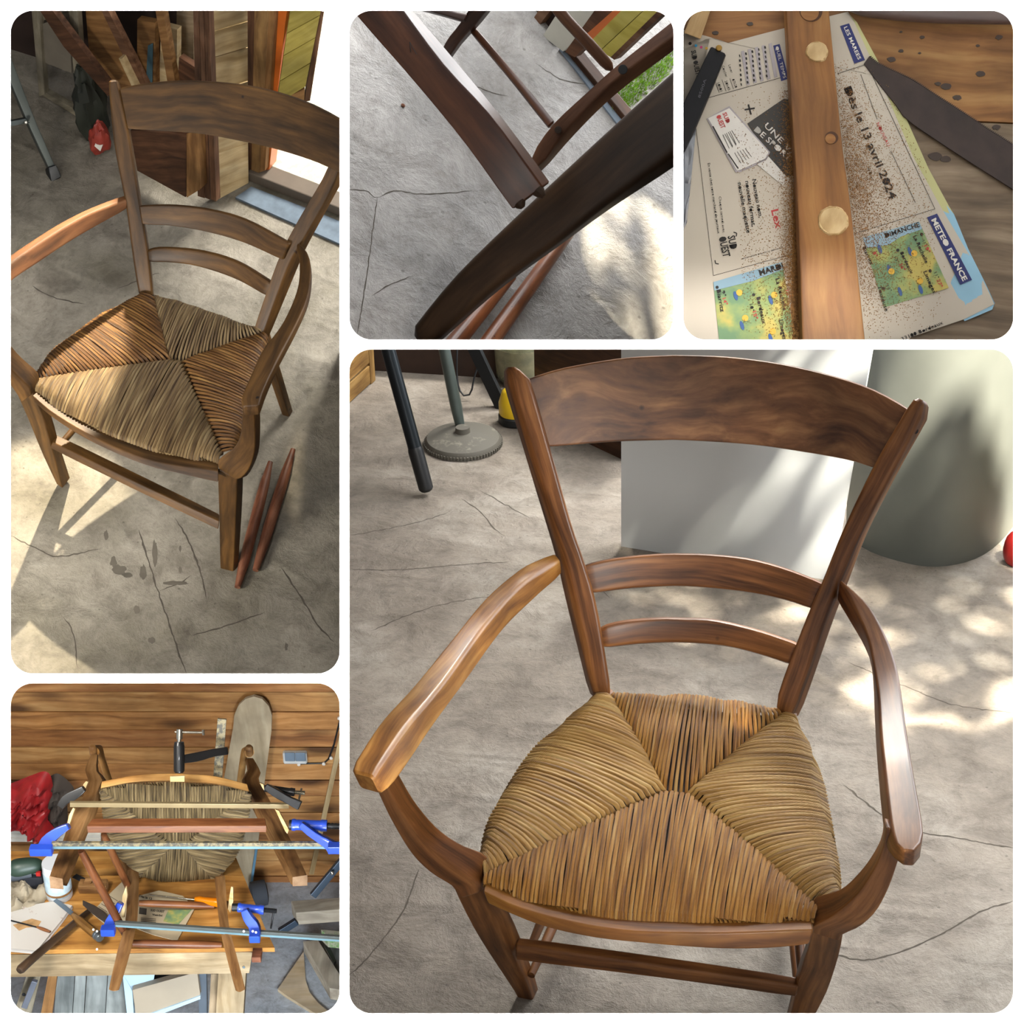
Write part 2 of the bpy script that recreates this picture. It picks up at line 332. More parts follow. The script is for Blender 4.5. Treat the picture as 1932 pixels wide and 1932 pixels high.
def sheet(mb, fn, nu, nv, th=0.0, grain=None):
    """surface fn(u,v)->point; th thickens it"""
    vs = [np.array(fn(i / nu, j / nv)) for i in range(nu + 1) for j in range(nv + 1)]
    gs = [(grain[0] * i / nu, grain[1] * j / nv, 0) for i in range(nu + 1) for j in range(nv + 1)] if grain else [tuple(v) for v in vs]
    I = lambda i, j: i * (nv + 1) + j
    fs = [(I(i, j), I(i + 1, j), I(i + 1, j + 1), I(i, j + 1)) for i in range(nu) for j in range(nv)]
    if th:
        N = [np.zeros(3) for _ in vs]
        for f in fs:
            q = np.cross(vs[f[2]] - vs[f[0]], vs[f[3]] - vs[f[1]])
            for i in f: N[i] = N[i] + q
        m = len(vs); vs2 = [v - nrm(n) * th for v, n in zip(vs, N)]
        rim = [I(i, 0) for i in range(nu)] + [I(nu, j) for j in range(nv)] + [I(i, nv) for i in range(nu, 0, -1)] + [I(0, j) for j in range(nv, 0, -1)]
        fs = fs + [tuple(i + m for i in f[::-1]) for f in fs] + [(rim[i], rim[i - 1], rim[i - 1] + m, rim[i] + m) for i in range(len(rim))]
        vs = vs + vs2; gs = gs + gs
    return mb.add(vs, fs, gs)
# ---------------------------------------------------------------- objects
def clip(ob, x0=None, x1=None, y0=None, y1=None):
    """saws a mesh off where the upright boards between the compartments stand"""
    import bmesh
    bm = bmesh.new(); bm.from_mesh(ob.data); off = Vector(ob_base(ob))
    def cut(a, b, inside):
        pa, pb = Vector(W(*a, 3)), Vector(W(*b, 3)); c = Vector(CAM); n = (pa - c).cross(pb - c).normalized()
        if n.dot(Vector(W(*inside, 3)) - c) > 0: n = -n
        bmesh.ops.bisect_plane(bm, geom=bm.verts[:] + bm.edges[:] + bm.faces[:], plane_co=c - off, plane_no=n, clear_outer=True)
        es = [e for e in bm.edges if e.is_boundary]
        if es: bmesh.ops.holes_fill(bm, edges=es, sides=0)
    if x0 is not None: cut((x0, 0), (x0, 1900), (x0 + 100, 900))
    if x1 is not None: cut((x1, 0), (x1, 1900), (x1 - 100, 900))
    if y0 is not None: cut((0, y0), (1900, y0), (900, y0 + 100))
    if y1 is not None: cut((0, y1), (1900, y1), (900, y1 - 100))
    bm.to_mesh(ob.data); bm.free()
def ob_base(o):
    b = Vector(o.location); p = o.parent
    while p: b = b + Vector(p.location); p = p.parent
    return b
def obj(name, mb, m, parent=None, label=None, cat=None, group=None, kind=None, smooth=True, cut=None, ang=40):
    base = Vector((0, 0, 0))
    if parent is not None: base = ob_base(parent)
    else:
        V = np.array(mb.v); base = Vector((float((V[:, 0].min() + V[:, 0].max()) / 2), float((V[:, 1].min() + V[:, 1].max()) / 2), float(V[:, 2].min())))
    me = bpy.data.meshes.new(name); bt = tuple(base)
    me.from_pydata([(x - bt[0], y - bt[1], z - bt[2]) for x, y, z in mb.v], [], mb.f)
    a = me.attributes.new('grain', 'FLOAT_VECTOR', 'POINT'); a.data.foreach_set('vector', [c for g in mb.g for c in g])
    o = bpy.data.objects.new(name, me); COL.objects.link(o); me.materials.append(m)
    if parent is not None: o.parent = parent
    else: o.location = base
    if cut: clip(o, **cut)
    import bmesh
    bm = bmesh.new(); bm.from_mesh(me); bmesh.ops.recalc_face_normals(bm, faces=bm.faces[:])
    for f in bm.faces: f.smooth = smooth
    for e in bm.edges:
        if len(e.link_faces) == 2 and e.calc_face_angle(0) > math.radians(ang): e.smooth = False
    bm.to_mesh(me); bm.free()
    wn = o.modifiers.new('crisp', 'WEIGHTED_NORMAL'); wn.keep_sharp = True
    tag(o, label, cat, group, kind); return o
def tag(o, label=None, cat=None, group=None, kind=None):
    if label: o['label'] = label
    if cat: o['category'] = cat
    if group: o['group'] = group
    if kind: o['kind'] = kind
    return o
def thing(name, label, cat, base, group=None):
    o = bpy.data.objects.new(name, None); COL.objects.link(o); o.location = Vector(tuple(map(float, base))); o.empty_display_size = 0.05
    return tag(o, label, cat, group)
def struct(name, mb, m, cut=None, label=None, smooth=False, parent=None):
    return obj(name, mb, m, parent, label=label, kind='structure', smooth=smooth, cut=cut)
def poly_floor(S, rect, z=0.0, th=0.03, n=None, c=None):
    """slab of floor under the pixel rectangle, thick downwards"""
    x0, y0, x1, y1 = rect; mb = MB(); mb.k = 0
    ps = [S.fl(x, y, z) for x, y in ((x0, y0), (x0, y1), (x1, y1), (x1, y0))]
    slab(mb, ps, S.up, th, grain=S.x); L = [S.L(v) for v in mb.v]; mb.g = [(l[0], l[1], l[2]) for l in L]; return mb

# ---------------------------------------------------------------- the white mount board with five rounded windows
FR = 2.0
PAN = {1: (20, 20, 641, 1271), 2: (659, 20, 1271, 641), 3: (1289, 20, 1912, 641), 4: (659, 659, 1912, 1912), 5: (20, 1289, 641, 1912)}
def rrect(x0, y0, x1, y1, r=42, k=9):
    o = []
    for cx, cy, a0 in ((x1 - r, y0 + r, -90), (x1 - r, y1 - r, 0), (x0 + r, y1 - r, 90), (x0 + r, y0 + r, 180)):
        for j in range(k + 1):
            a = math.radians(a0 + 90 * j / k); o.append((cx + r * math.cos(a), cy + r * math.sin(a)))
    return o
def build_frame():
    import bmesh
    from mathutils.geometry import tessellate_polygon
    big = [(-1100, -1100), (3032, -1100), (3032, 3032), (-1100, 3032)]
    loops = [big] + [rrect(*PAN[i]) for i in PAN]
    flat = [p for l in loops for p in l]
    tris = tessellate_polygon([[Vector((x, y, 0)) for x, y in l] for l in loops])
    n = len(flat); mb = MB(); TH = 0.02
    front = [W(x, y, FR) for x, y in flat]; back = [W(x, y, FR + TH) for x, y in flat]
    fs = [tuple(t) for t in tris] + [tuple(i + n for i in t[::-1]) for t in tris]; o = 0
    for l in loops:
        m = len(l)
        for i in range(m): fs.append((o + i, o + (i + 1) % m, o + (i + 1) % m + n, o + i + n))
        o += m
    mb.add(front + back, fs); return mb
M_frame = plain('white_mount', '#fdfdfd', 0.9, var=0.0)
M_board = plain('divider_board', '#5a5048', 0.8)
obj('mount_board', build_frame(), M_frame, label='large white mount board with five rounded windows framing the scenes', cat='board', smooth=False)
def divider(name, a, b, d0, d1, w=5):
    """upright board in the gutter between two compartments, a-b its edge in the board"""
    mb = MB(); dx, dy = b[0] - a[0], b[1] - a[1]; l = math.hypot(dx, dy); nx, ny = -dy / l * w, dx / l * w
    vs = [W(p[0] + s * nx, p[1] + s * ny, d) for d in (d0, d1) for p in (a, b) for s in (-1, 1)]
    mb.add(vs, [(0, 1, 3, 2), (4, 6, 7, 5), (0, 2, 6, 4), (1, 5, 7, 3), (0, 4, 5, 1), (2, 3, 7, 6)])
    struct(name, mb, M_board)
divider('trim_1', (650, -100), (650, 645), FR + 0.02, 4.2)
divider('trim_2', (650, 655), (650, 2100), FR + 0.02, 7.2)
divider('trim_3', (-150, 1280), (645, 1280), FR + 0.02, 6.2)
divider('trim_4', (1280, -100), (1280, 645), FR + 0.02, 2.9)
divider('trim_5', (655, 650), (2100, 650), FR + 0.02, 2.9)

# ---------------------------------------------------------------- shared materials
M_crack = plain('crack_shadow_dirt', '#4c453c', 0.95)
M_chair = wood('walnut_polished', '#44260f', '#744723', '#9c683a', 0.42, 3.0, 70, coat=0.12, worm=9.0, blot=0.3, fig=0.03)
M_crest = wood('walnut_figured', '#482c1a', '#724a2c', '#9c7048', 0.42, 5.0, 30, coat=0.12, worm=9.0, blot=0.4, fig=0.18)
M_arm = wood('walnut_worn_arm', '#6a3f1a', '#9a672e', '#c08d4a', 0.38, 3.0, 60, coat=0.15, blot=0.4, fig=0.04)
M_rail = wood('seat_rail_wood', '#5c3415', '#8a5826', '#aa7838', 0.45, 2.5, 45, coat=0.2, blot=0.35)
M_rush = rushmat('rush_rope', ['#8a6534', '#ba8f4c', '#d4ac68', '#e6ca8e'])
M_rushdk = rushmat('rush_rope_shaded', ['#8a5a28', '#ba8238', '#d49e50', '#e4be7c'])  # front and back sectors: how light takes the ropes, put into the colour
M_steel = plain('black_steel', '#20262a', 0.35, 0.6, 0.15)
M_rubber = plain('black_rubber', '#101214', 0.45)
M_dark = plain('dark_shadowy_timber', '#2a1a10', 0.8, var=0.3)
M_white = plain('white_melamine', '#c6c9c9', 0.4, var=0.02, scale=3)
M_white2 = plain('white_laminate_edge', '#c9d6db', 0.4, var=0.03)
M_yellow = plain('yellow_plastic', '#d8b21c', 0.35)
M_red = plain('red_plastic', '#a3201c', 0.45)

def strands(S, A, B, K, rail, n, zs, m, parent, crown=0.012, rad=None, lip=0.03, i0=0, ledge=0.0):
    """rush ropes from the seat rail (pixel polyline, on height zs) to the mitre line K (pixel polyline)"""
    mb = MB(); mb.k = 0; up = S.up
    rr = [S.fl(x, y, zs) for x, y in cr(rail, 2 * n + 1)]; kk = [S.fl(x, y, zs) for x, y in resample(K, 2 * n + 1)]
    ln = sum(np.linalg.norm(rr[i + 1] - rr[i]) for i in range(2 * n)); R0 = rad or ln / n * 0.505
    cen = kk[n]
    for i in range(n):
        a, b = rr[2 * i + 1], kk[2 * i + 1]; d = b - a; L = np.linalg.norm(d)
        if L < 0.004: continue
        dn = d / L; j = random.uniform(-1, 1) * 0.0009; jj = random.uniform(-1, 1) * 0.0012; sd = np.cross(dn, up)
        pts = [a - up * lip + dn * 0.012, a - up * 0.010 + dn * 0.004, a + dn * min(0.010, L * 0.2) + up * (0.001 + j)]
        m_ = 5
        for q in range(1, m_ + 1):
            t = 0.06 + 0.94 * q / m_; h = crown * math.sin(math.pi * min(1, t * 0.8 + 0.1)) * min(1, L / 0.08)
            pts.append(a + d * t + up * (h + j - (0.004 if q == m_ else 0)) + sd * (jj * math.sin(t * 7 + i)))
        pts.append(b + dn * 0.004 - up * 0.014)
        P = cr(pts, 11); r = R0 * random.uniform(0.93, 1.06); s = np.r_[0, np.cumsum(np.linalg.norm(np.diff(P, axis=0), axis=1))]
        vs = []; gs = []; fs = []; sg = 7
        for q in range(11):
            t = nrm(P[min(q + 1, 10)] - P[max(q - 1, 0)]); sN = nrm(np.cross(t, up)); u = np.cross(sN, t)
            for w in range(sg):
                an = 2 * math.pi * w / sg; vs.append(P[q] + (sN * math.cos(an) + u * math.sin(an)) * r); gs.append((s[q] + i * 0.37, 10.0 * w / sg, i + i0))
        for q in range(10):
            for w in range(sg): fs.append((q * sg + w, q * sg + (w + 1) % sg, (q + 1) * sg + (w + 1) % sg, (q + 1) * sg + w))
        mb.add(vs, fs, gs)
    return obj('rush_ropes', mb, m, parent, kind='stuff', ang=80)
def resample(poly, n):
    P = np.array(poly, float); s = np.r_[0, np.cumsum(np.linalg.norm(np.diff(P, axis=0), axis=1))]; u = np.linspace(0, s[-1], n)
    return np.array([np.interp(u, s, P[:, k]) for k in range(2)]).T
def rail_slat(S, top, bot, k, bow, zs, th, mb, n=22, r=0.004, xw=None):
    """bowed back rail: front face on the raked, backward-bowed surface, edges through the two pixel lines"""
    t = cr(top, n); b = cr(bot, n)
    def hit(px, py):
        o, rdir = ray(px, py); lo = S.M.T @ (o - S.O); ld = S.M.T @ rdir
        def g(q):
            p = lo + ld * q; hw = 0.16 + 0.38 * (p[2] - zs) if xw is None else xw(p[2])
            return p[1] - k * (p[2] - zs) - bow * max(0.0, 1 - (p[0] / hw) ** 2)
        a, c = 2.0, 6.5; ga = g(a)
        for _ in range(50):
            mid = (a + c) / 2
            if g(mid) * ga > 0: a = mid
            else: c = mid
        return o + rdir * a
    T = np.array([hit(*p) for p in t]); Bo = np.array([hit(*p) for p in b]); tn = np.gradient((T + Bo) / 2, axis=0)
    nb = np.array([nrm(np.cross(x, u)) for x, u in zip(tn, T - Bo)])
    if np.dot(nb[n // 2], S.y) < 0: nb = -nb
    return beam(mb, T, Bo, T + nb * th, r)

# ================================================================ big picture: the finished armchair on the concrete floor
S4 = Set(R4, T4)
M_conc4 = concrete('concrete_floor', '#796f63', '#90867a', '#a69e93', seed=0.0, bst=1.7, stroke=1.2)
def armchair4():
    t = thing('armchair', 'polished walnut armchair with rush seat, largest of all, in front of the white panel', 'chair', S4.P(0, -0.2, 0))
    k, zs = 0.205 / 0.499, 0.402
    # back posts: front inner edge, front outer edge, outer side edge
    mb = MB(); B3(mb, [(1000, 716), (1041, 845), (1081, 988), (1107, 1064), (1127, 1147), (1157, 1312)], [(956, 705), (981, 799), (1013, 921), (1056, 1044), (1072, 1114), (1122, 1316)],
                  [(1006, 714), (1046, 845), (1086, 988), (1112, 1064), (1132, 1147), (1162, 1310)], (3.211, 3.237), 0.0, 0.032, r=0.011, n=20)
    mb2 = MB(); B3(mb2, [(984, 692), (1003, 716), (1041, 845), (1081, 988), (1107, 1064), (1130, 1147), (1158, 1315)], [(952, 692), (963, 735), (989, 820), (1020, 921), (1058, 1044), (1075, 1114), (1122, 1318)],
                   [(976, 694), (992, 722), (1028, 845), (1067, 988), (1092, 1064), (1115, 1147), (1146, 1313)], (3.205, 3.237), 0.008, 0.036, r=0.010, n=22, ns=4)
    p = obj('back_post', mb2, M_chair, t)
    mb = MB(); B3(mb, [(1745, 757), (1736, 785), (1680, 900), (1621, 1010), (1586, 1090), (1557, 1166), (1513, 1290), (1491, 1352)], [(1722, 746), (1705, 775), (1645, 880), (1587, 1001), (1549, 1095), (1518, 1166), (1471, 1290), (1459, 1338)],
                  [(1759, 765), (1754, 790), (1703, 880), (1640, 1004), (1607, 1090), (1577, 1166), (1534, 1290), (1509, 1358)], (3.075, 3.175), 0.006, 0.03, r=0.008, n=22, ns=3)
    p = obj('back_post', mb, M_chair, t)
    mb = MB(); tube(mb, [W(1727, 813, 3.095), W(1722, 815, 3.12)], 0.005, 10); obj('dowel_hole', mb, M_rubber, p)
    for (x, y, d, xf) in ((1137, 1325, 3.25, -0.17), (1485, 1362, 3.19, 0.17)):
        mb = MB(); bar(mb, W(x, y - 20, d), S4.P(xf, 0.05, 0), 0.034, 0.032, up=S4.y, r=0.006, w2=0.028, h2=0.028); obj('rear_leg', mb, M_chair, t)
    mb = MB(); rail_slat(S4, [(990, 716), (1064, 694), (1171, 676), (1246, 671), (1290, 670), (1381, 674), (1482, 688), (1584, 713), (1651, 737), (1715, 772)],
                         [(1030, 844), (1100, 838), (1171, 833), (1246, 831), (1290, 831), (1415, 839), (1516, 853), (1604, 869), (1655, 886)], k, 0.045, zs, 0.018, mb, n=30)
    obj('crest_rail', mb, M_crest, t)
    mb = MB(); rail_slat(S4, [(1098, 1067), (1140, 1057), (1180, 1051), (1240, 1046), (1290, 1045), (1347, 1047), (1415, 1055), (1482, 1073), (1555, 1101)],
                         [(1110, 1121), (1180, 1112), (1240, 1108), (1290, 1107), (1347, 1111), (1415, 1119), (1482, 1133), (1535, 1151)], k, 0.04, zs, 0.016, mb, r=0.006); obj('back_slat', mb, M_chair, t)
    mb = MB(); rail_slat(S4, [(1128, 1185), (1155, 1176), (1190, 1170), (1246, 1166), (1290, 1167), (1347, 1170), (1432, 1190), (1512, 1217)],
                         [(1136, 1224), (1180, 1219), (1213, 1216), (1280, 1214), (1364, 1220), (1432, 1236), (1496, 1257)], k, 0.038, zs, 0.02, mb, r=0.008); obj('back_slat', mb, M_chair, t)
    # arms
    mb = MB(); B3(mb, [(1058, 1056), (1030, 1074), (981, 1106), (915, 1180), (835, 1290), (768, 1368), (720, 1437), (704, 1464)], [(1046, 1041), (1020, 1052), (981, 1071), (915, 1127), (849, 1207), (782, 1289), (717, 1361), (670, 1432), (660, 1452)],
                  [(1062, 1084), (1040, 1104), (1014, 1127), (948, 1193), (878, 1290), (819, 1371), (755, 1466), (722, 1502)], (3.215, 3.0, 2.76, 2.56), 0.02, 0.012, r=0.006, n=30, ns=3)
    obj('armrest', mb, M_arm, t)
    mb = MB(); B3(mb, [(1583, 1096), (1606, 1135), (1636, 1205), (1650, 1274), (1656, 1314), (1660, 1381), (1669, 1465), (1680, 1550), (1690, 1590), (1702, 1602)],
                  [(1588, 1092), (1638, 1139), (1668, 1190), (1688, 1240), (1699, 1290), (1712, 1381), (1726, 1465), (1741, 1550), (1741, 1582), (1728, 1604)],
                  [(1578, 1133), (1604, 1176), (1632, 1225), (1646, 1270), (1650, 1364), (1655, 1449), (1664, 1550), (1674, 1605), (1700, 1634)], (3.12, 2.9, 2.68, 2.42), 0.005, 0.03, r=0.005, n=30, ns=3)
    obj('armrest', mb, M_chair, t)
    # arm supports
    mb = MB(); B3(mb, [(724, 1470), (732, 1486), (761, 1537), (802, 1587), (852, 1628), (902, 1667), (908, 1685)], [(748, 1448), (758, 1468), (785, 1513), (825, 1560), (869, 1591), (920, 1614), (930, 1650)],
                  [(708, 1488), (714, 1500), (738, 1550), (775, 1611), (812, 1648), (853, 1674), (866, 1698)], (2.62, 2.78, 2.84), 0.02, 0.02, r=0.004, n=18); obj('arm_support', mb, M_chair, t)
    mb = MB(); B3(mb, [(1672, 1560), (1665, 1600), (1648, 1641), (1617, 1688), (1570, 1729), (1533, 1749), (1532, 1762)], [(1668, 1540), (1663, 1577), (1645, 1612), (1618, 1647), (1584, 1677), (1536, 1692), (1532, 1712)],
                  [(1708, 1580), (1694, 1628), (1678, 1675), (1655, 1719), (1624, 1749), (1590, 1765), (1585, 1778)], (2.49, 2.62, 2.74), 0.035, 0.008, r=0.004, n=18); obj('arm_support', mb, M_chair, t)
    # front legs, tapering
    mb = MB(); B3(mb, [(904, 1660), (921, 1708), (941, 1752), (988, 1844), (1009, 1899)], [(922, 1650), (945, 1700), (967, 1730), (1004, 1826), (1019, 1872)], [(853, 1672), (893, 1752), (937, 1822), (968, 1868), (982, 1895)], (2.84, 3.183), 0.02, 0.012, r=0.003, n=10); obj('front_leg', mb, M_chair, t)
    mb = MB(); B3(mb, [(1535, 1745), (1526, 1785), (1514, 1822), (1494, 1905), (1484, 1945)], [(1592, 1760), (1582, 1806), (1561, 1870), (1535, 1922), (1525, 1956)], [(1528, 1742), (1520, 1780), (1506, 1820), (1486, 1903), (1477, 1943)], (2.745, 3.09), 0.004, 0.03, r=0.003, n=10); obj('front_leg', mb, M_chair, t)
    # seat rail in front
    e1 = sedge(S4, [(911, 1680), (985, 1714), (1089, 1741), (1190, 1756), (1290, 1759), (1381, 1759), (1535, 1753)], zs - 0.004, 24, 0.006); e2 = sedge(S4, [(921, 1646), (990, 1680), (1089, 1708), (1190, 1724), (1288, 1728), (1381, 1728), (1530, 1720)], zs - 0.008, 24, 0.0)
    mb = MB(); beam(mb, e1, e2, dedge([(921, 1706), (1021, 1747), (1122, 1770), (1224, 1781), (1280, 1786), (1364, 1791), (1449, 1790), (1527, 1783)], e1, 24), 0.003); obj('seat_rail', mb, M_rail, t)
    # stretchers
    mb = MB(); B3(mb, [(972, 1784), (1288, 1829), (1506, 1862)], [(978, 1766), (1280, 1808), (1508, 1842)], [(972, 1813), (1280, 1851), (1503, 1883)], (3.03, 2.94), 0.012, 0.012, r=0.004, n=12); obj('front_stretcher', mb, M_chair, t)
    for a, b in ((W(1000, 1790, 3.06), S4.P(-0.16, 0.03, 0.20)), (W(1512, 1835, 2.98), S4.P(0.17, 0.03, 0.23)), (W(1002, 1840, 3.12), S4.P(-0.165, 0.03, 0.10)), (W(1510, 1900, 3.05), S4.P(0.17, 0.03, 0.10))):
        mb = MB(); q = cr([a, (a + b) / 2, b], 9); tube(mb, q, 0.0095 - 0.003 * abs(np.linspace(-1, 1, 9)) ** 2, 14); obj('side_stretcher', mb, M_chair, t)
    K1, K2 = (1254, 1484), (1300, 1489)
    FL_, FR_, BR_, BL_ = (914, 1650), (1545, 1712), (1478, 1346), (1150, 1310)
    strands(S4, 0, 0, [FL_, K1, K2, FR_], [(911, 1664), (985, 1698), (1089, 1726), (1190, 1741), (1288, 1744), (1381, 1745), (1535, 1736)], 74, zs, M_rushdk, t, i0=0, lip=0.006)
    strands(S4, 0, 0, [BL_, K1, K2, BR_], [(1157, 1308), (1200, 1306), (1250, 1306), (1300, 1308), (1350, 1312), (1400, 1320), (1462, 1338)], 46, zs, M_rushdk, t, i0=100)
    strands(S4, 0, 0, [FL_, K1, K1, BL_], [(905, 1618), (912, 1565), (930, 1516), (988, 1428), (1055, 1361), (1118, 1314)], 56, zs, M_rush, t, i0=200, crown=0.014)
    strands(S4, 0, 0, [FR_, K2, K2, BR_], [(1588, 1682), (1588, 1640), (1584, 1600), (1567, 1516), (1543, 1425), (1506, 1358)], 58, zs, M_rush, t, i0=300, crown=0.014)
    # under frame so the ropes wrap something
    mb = MB(); ps = [S4.fl(x, y, zs) for x, y in ((930, 1640), (1060, 1370), (1150, 1318), (1470, 1345), (1560, 1500), (1560, 1670), (1400, 1705), (1100, 1690))]
    slab(mb, [p - S4.up * 0.008 for p in ps], S4.up, 0.02); obj('seat_frame', mb, M_dark, t)
    # filler splinter mark on the left support
    return t
armchair4()
fl4 = struct('floor', poly_floor(S4, (650, 640, 2250, 2300)), M_conc4, cut=dict(x0=650, y0=650))
# white panel leaning upright behind the chair
def at_(S, px, py, yloc):      # point of the set's upright plane y = yloc
    return S.hit(px, py, (0, 1, 0), yloc)
bl = S4.fl(1172, 1031); br = S4.fl(1570, 1096)
pn = nrm(np.cross(br - bl, S4.up)); c_ = np.dot(S4.M.T @ pn, S4.L(bl)); pl = S4.M.T @ pn
mb = MB(); ps = [S4.hit(x, y, pl, c_) for x, y in ((1172, 1031), (1570, 1096), (1655, 600), (1172, 600))]
if np.dot(pn, CAM - bl) < 0: pn = -pn
slab(mb, ps, pn, 0.022)
obj('laminate_sheet', mb, M_white, label='white laminate panel standing on the floor behind the largest armchair', cat='panel', smooth=False, cut=dict(y0=650))
# grey curved bin / sheet on the right
M_grey = plain('grey_zinc_sheet', '#545650', 0.6, 0.1, 0.12, 5.0)
def tubsheet():
    mb = MB(); base = [(1596, 1010), (1640, 1040), (1700, 1060), (1750, 1069), (1800, 1066), (1850, 1050), (1890, 1020), (1925, 975), (1960, 920), (1990, 870)]
    B = [S4.fl(x, y) for x, y in cr(base, 28)]; H = 0.62
    cen = S4.fl(1850, 880); out = [nrm(b - cen) for b in B]
    tubeR = lambda u, v: np.array([np.interp(u * 27, range(28), [q[i] for q in B]) for i in range(3)]) + S4.up * (H * v) + np.array([np.interp(u * 27, range(28), [q[i] for q in out]) for i in range(3)]) * (0.035 * v)
    sheet(mb, tubeR, 54, 10, th=0.006)
    return obj('zinc_bin', mb, M_grey, label='big grey rounded sheet metal bin at the right edge of the largest view', cat='bin', cut=dict(y0=650))
tubsheet()
# wall far left, dark
yb = S4.L(S4.fl(720, 700))[1]
mb = MB(); x0_, x1_ = S4.L(S4.fl(600, 700))[0], S4.L(S4.fl(2300, 700))[0]
slab(mb, [S4.P(x0_, yb, 0), S4.P(x1_ + .6, yb, 0), S4.P(x1_ + .6, yb, 1.3), S4.P(x0_, yb, 1.3)], -S4.y, 0.05)
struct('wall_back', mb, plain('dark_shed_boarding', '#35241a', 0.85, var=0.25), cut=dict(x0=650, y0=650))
mb = MB(); slab(mb, [S4.P(-2.5, .35, 1.45), S4.P(-.25, .35, 1.45), S4.P(-.25, 2.6, 1.45), S4.P(-2.5, 2.6, 1.45)], S4.up, .03); struct('shade_ceiling', mb, M_dark, cut=dict(x0=650))  # partial ceiling out of view, added to darken the back left
# wooden crate, top left corner: two slats and a corner post
M_crate = wood('crate_slat', '#6b4a22', '#94703c', '#b7935a', 0.7, 4, 40, knots=3)
t = thing('wooden_crate', 'light slatted wooden crate in the top left corner of the largest view', 'crate', S4.fl(670, 760))
a_, b_ = S4.fl(640, 785), S4.fl(708, 722); dr = nrm(b_ - a_); dn_ = nrm(np.cross(dr, S4.up))
if np.dot(dn_, CAM - a_) < 0: dn_ = -dn_
for i, z in enumerate((0.0, 0.062, 0.124, 0.186)):
    mb = MB(); a2 = a_ - dr * 0.12 + S4.up * (z + 0.03); b2 = b_ + S4.up * (z + 0.03); bar(mb, a2 - dn_ * .012, b2 - dn_ * .012, 0.01, 0.055, up=S4.up); obj('slat', mb, M_crate, t, cut=dict(x0=650, y0=650))
mb = MB(); bar(mb, b_ - dn_ * 0.02, b_ - dn_ * 0.02 + S4.up * 0.27, 0.03, 0.03, up=dr); obj('corner_post', mb, M_crate, t, cut=dict(x0=650, y0=650))
# black steel leg with rubber foot
ft = S4.fl(806, 936); t = thing('trestle_leg', 'black tubular steel leg with rounded rubber foot on concrete, left of the armchair back', 'metal leg', ft)
f_ = lambda px, py, d: W(px, py, d)
dft = depth(ft); top = W(716, 600, dft - 0.10)
p0 = ft + S4.up * 0.012; mb = MB(); q = [p0 + (top - p0) * s for s in np.linspace(0.24, 1, 6)]; tube(mb, q, 0.0175, 18); obj('steel_tube', mb, M_steel, t, cut=dict(y0=650))
mb = MB(); q = [p0 + (top - p0) * s for s in (0.0, 0.006, 0.02, 0.24, 0.26)]; tube(mb, q, [0.009, 0.014, 0.0185, 0.0195, 0.0178], 18); obj('rubber_foot', mb, M_rubber, t)
# umbrella stand: round cast base and pole
ct = S4.fl(874, 838); t = thing('parasol_base', 'round cast iron base with a grey green pole, on the floor at far left', 'stand', ct)
M_cast = speckled('cast_iron_dusty', '#57534a', '#7a7468', 20, rough=0.7); M_pole = plain('grey_green_pole', '#56605c', 0.4, 0.4)
mb = MB(); R_ = 0.101; lathe(mb, ct, S4.up, [(R_, 0), (R_ * 1.0, 0.012), (R_ * 0.94, 0.02), (R_ * 0.5, 0.03), (0.02, 0.036), (0.018, 0.05)], 64); dsk = obj('disc', mb, M_cast, t)
mb = MB()
for i in range(72):
    a = 2 * math.pi * i / 72; c = ct + S4.x * math.cos(a) * R_ + S4.y * math.sin(a) * R_ + S4.up * 0.006; rd = nrm(c - ct - S4.up * .006); box(mb, c, rd * 0.003, np.cross(rd, S4.up) * 0.0022, S4.up * 0.005, 0.0005)
obj('rim_teeth', mb, M_cast, t, kind='stuff')
bp = S4.fl(872, 822) ; mb = MB(); tp = W(826, 600, depth(bp) - 0.12); q = [bp + (tp - bp) * s for s in np.linspace(0, 1, 5)]; tube(mb, q, [0.011, 0.0155, 0.0155, 0.0155, 0.0155], 16); obj('pole', mb, M_pole, t, cut=dict(y0=650))
# dark slanting leg and hanging cable behind
ft = S4.fl(948, 770); mb = MB(); bar(mb, ft, W(868, 600, depth(ft) - 0.02), 0.034, 0.02, up=S4.y); obj('dark_brace', mb, M_rubber, label='black slanting brace behind the left post of the largest armchair', cat='brace', cut=dict(y0=650))
mb = MB(); d = depth(S4.fl(890, 748)) - .03; tube(mb, [W(x, y, d) for x, y in cr([(866, 600), (862, 680), (864, 725), (874, 746), (888, 742), (894, 715), (902, 690)], 20)], 0.0025, 8); obj('cable', mb, M_rubber, label='thin black cable hanging in a loop behind the parasol pole', cat='cable', cut=dict(y0=650))
# clear jar
def glassy(name, col, rough=0.08, tr=0.9):
    m, nt, bs = mat(name); n = nd(nt, 'ShaderNodeTexNoise', Scale=20.0); c = ramp(nt, n.outputs['Fac'], [(0.3, srgb(col)), (0.7, tuple(x * 0.9 for x in srgb(col)))]); lk(nt, c, bs.inputs['Base Color'])
    bs.inputs['Roughness'].default_value = rough; bs.inputs['Transmission Weight'].default_value = tr; bs.inputs['IOR'].default_value = 1.3; return m
M_clear = glassy('clear_plastic', '#d8dcc8', 0.15, 0.85)
c = S4.fl(985, 716); t = thing('clear_bucket', 'clear plastic bucket of pale dust behind the crest rail, upper left', 'bucket', c)
mb = MB(); lathe(mb, c, S4.up, [(0.062, 0), (0.072, 0.02), (0.082, 0.2), (0.086, 0.205), (0.080, 0.205), (0.076, 0.19), (0.066, 0.02), (0.05, 0.006)], 40); obj('bucket_wall', mb, M_clear, t, cut=dict(y0=650))
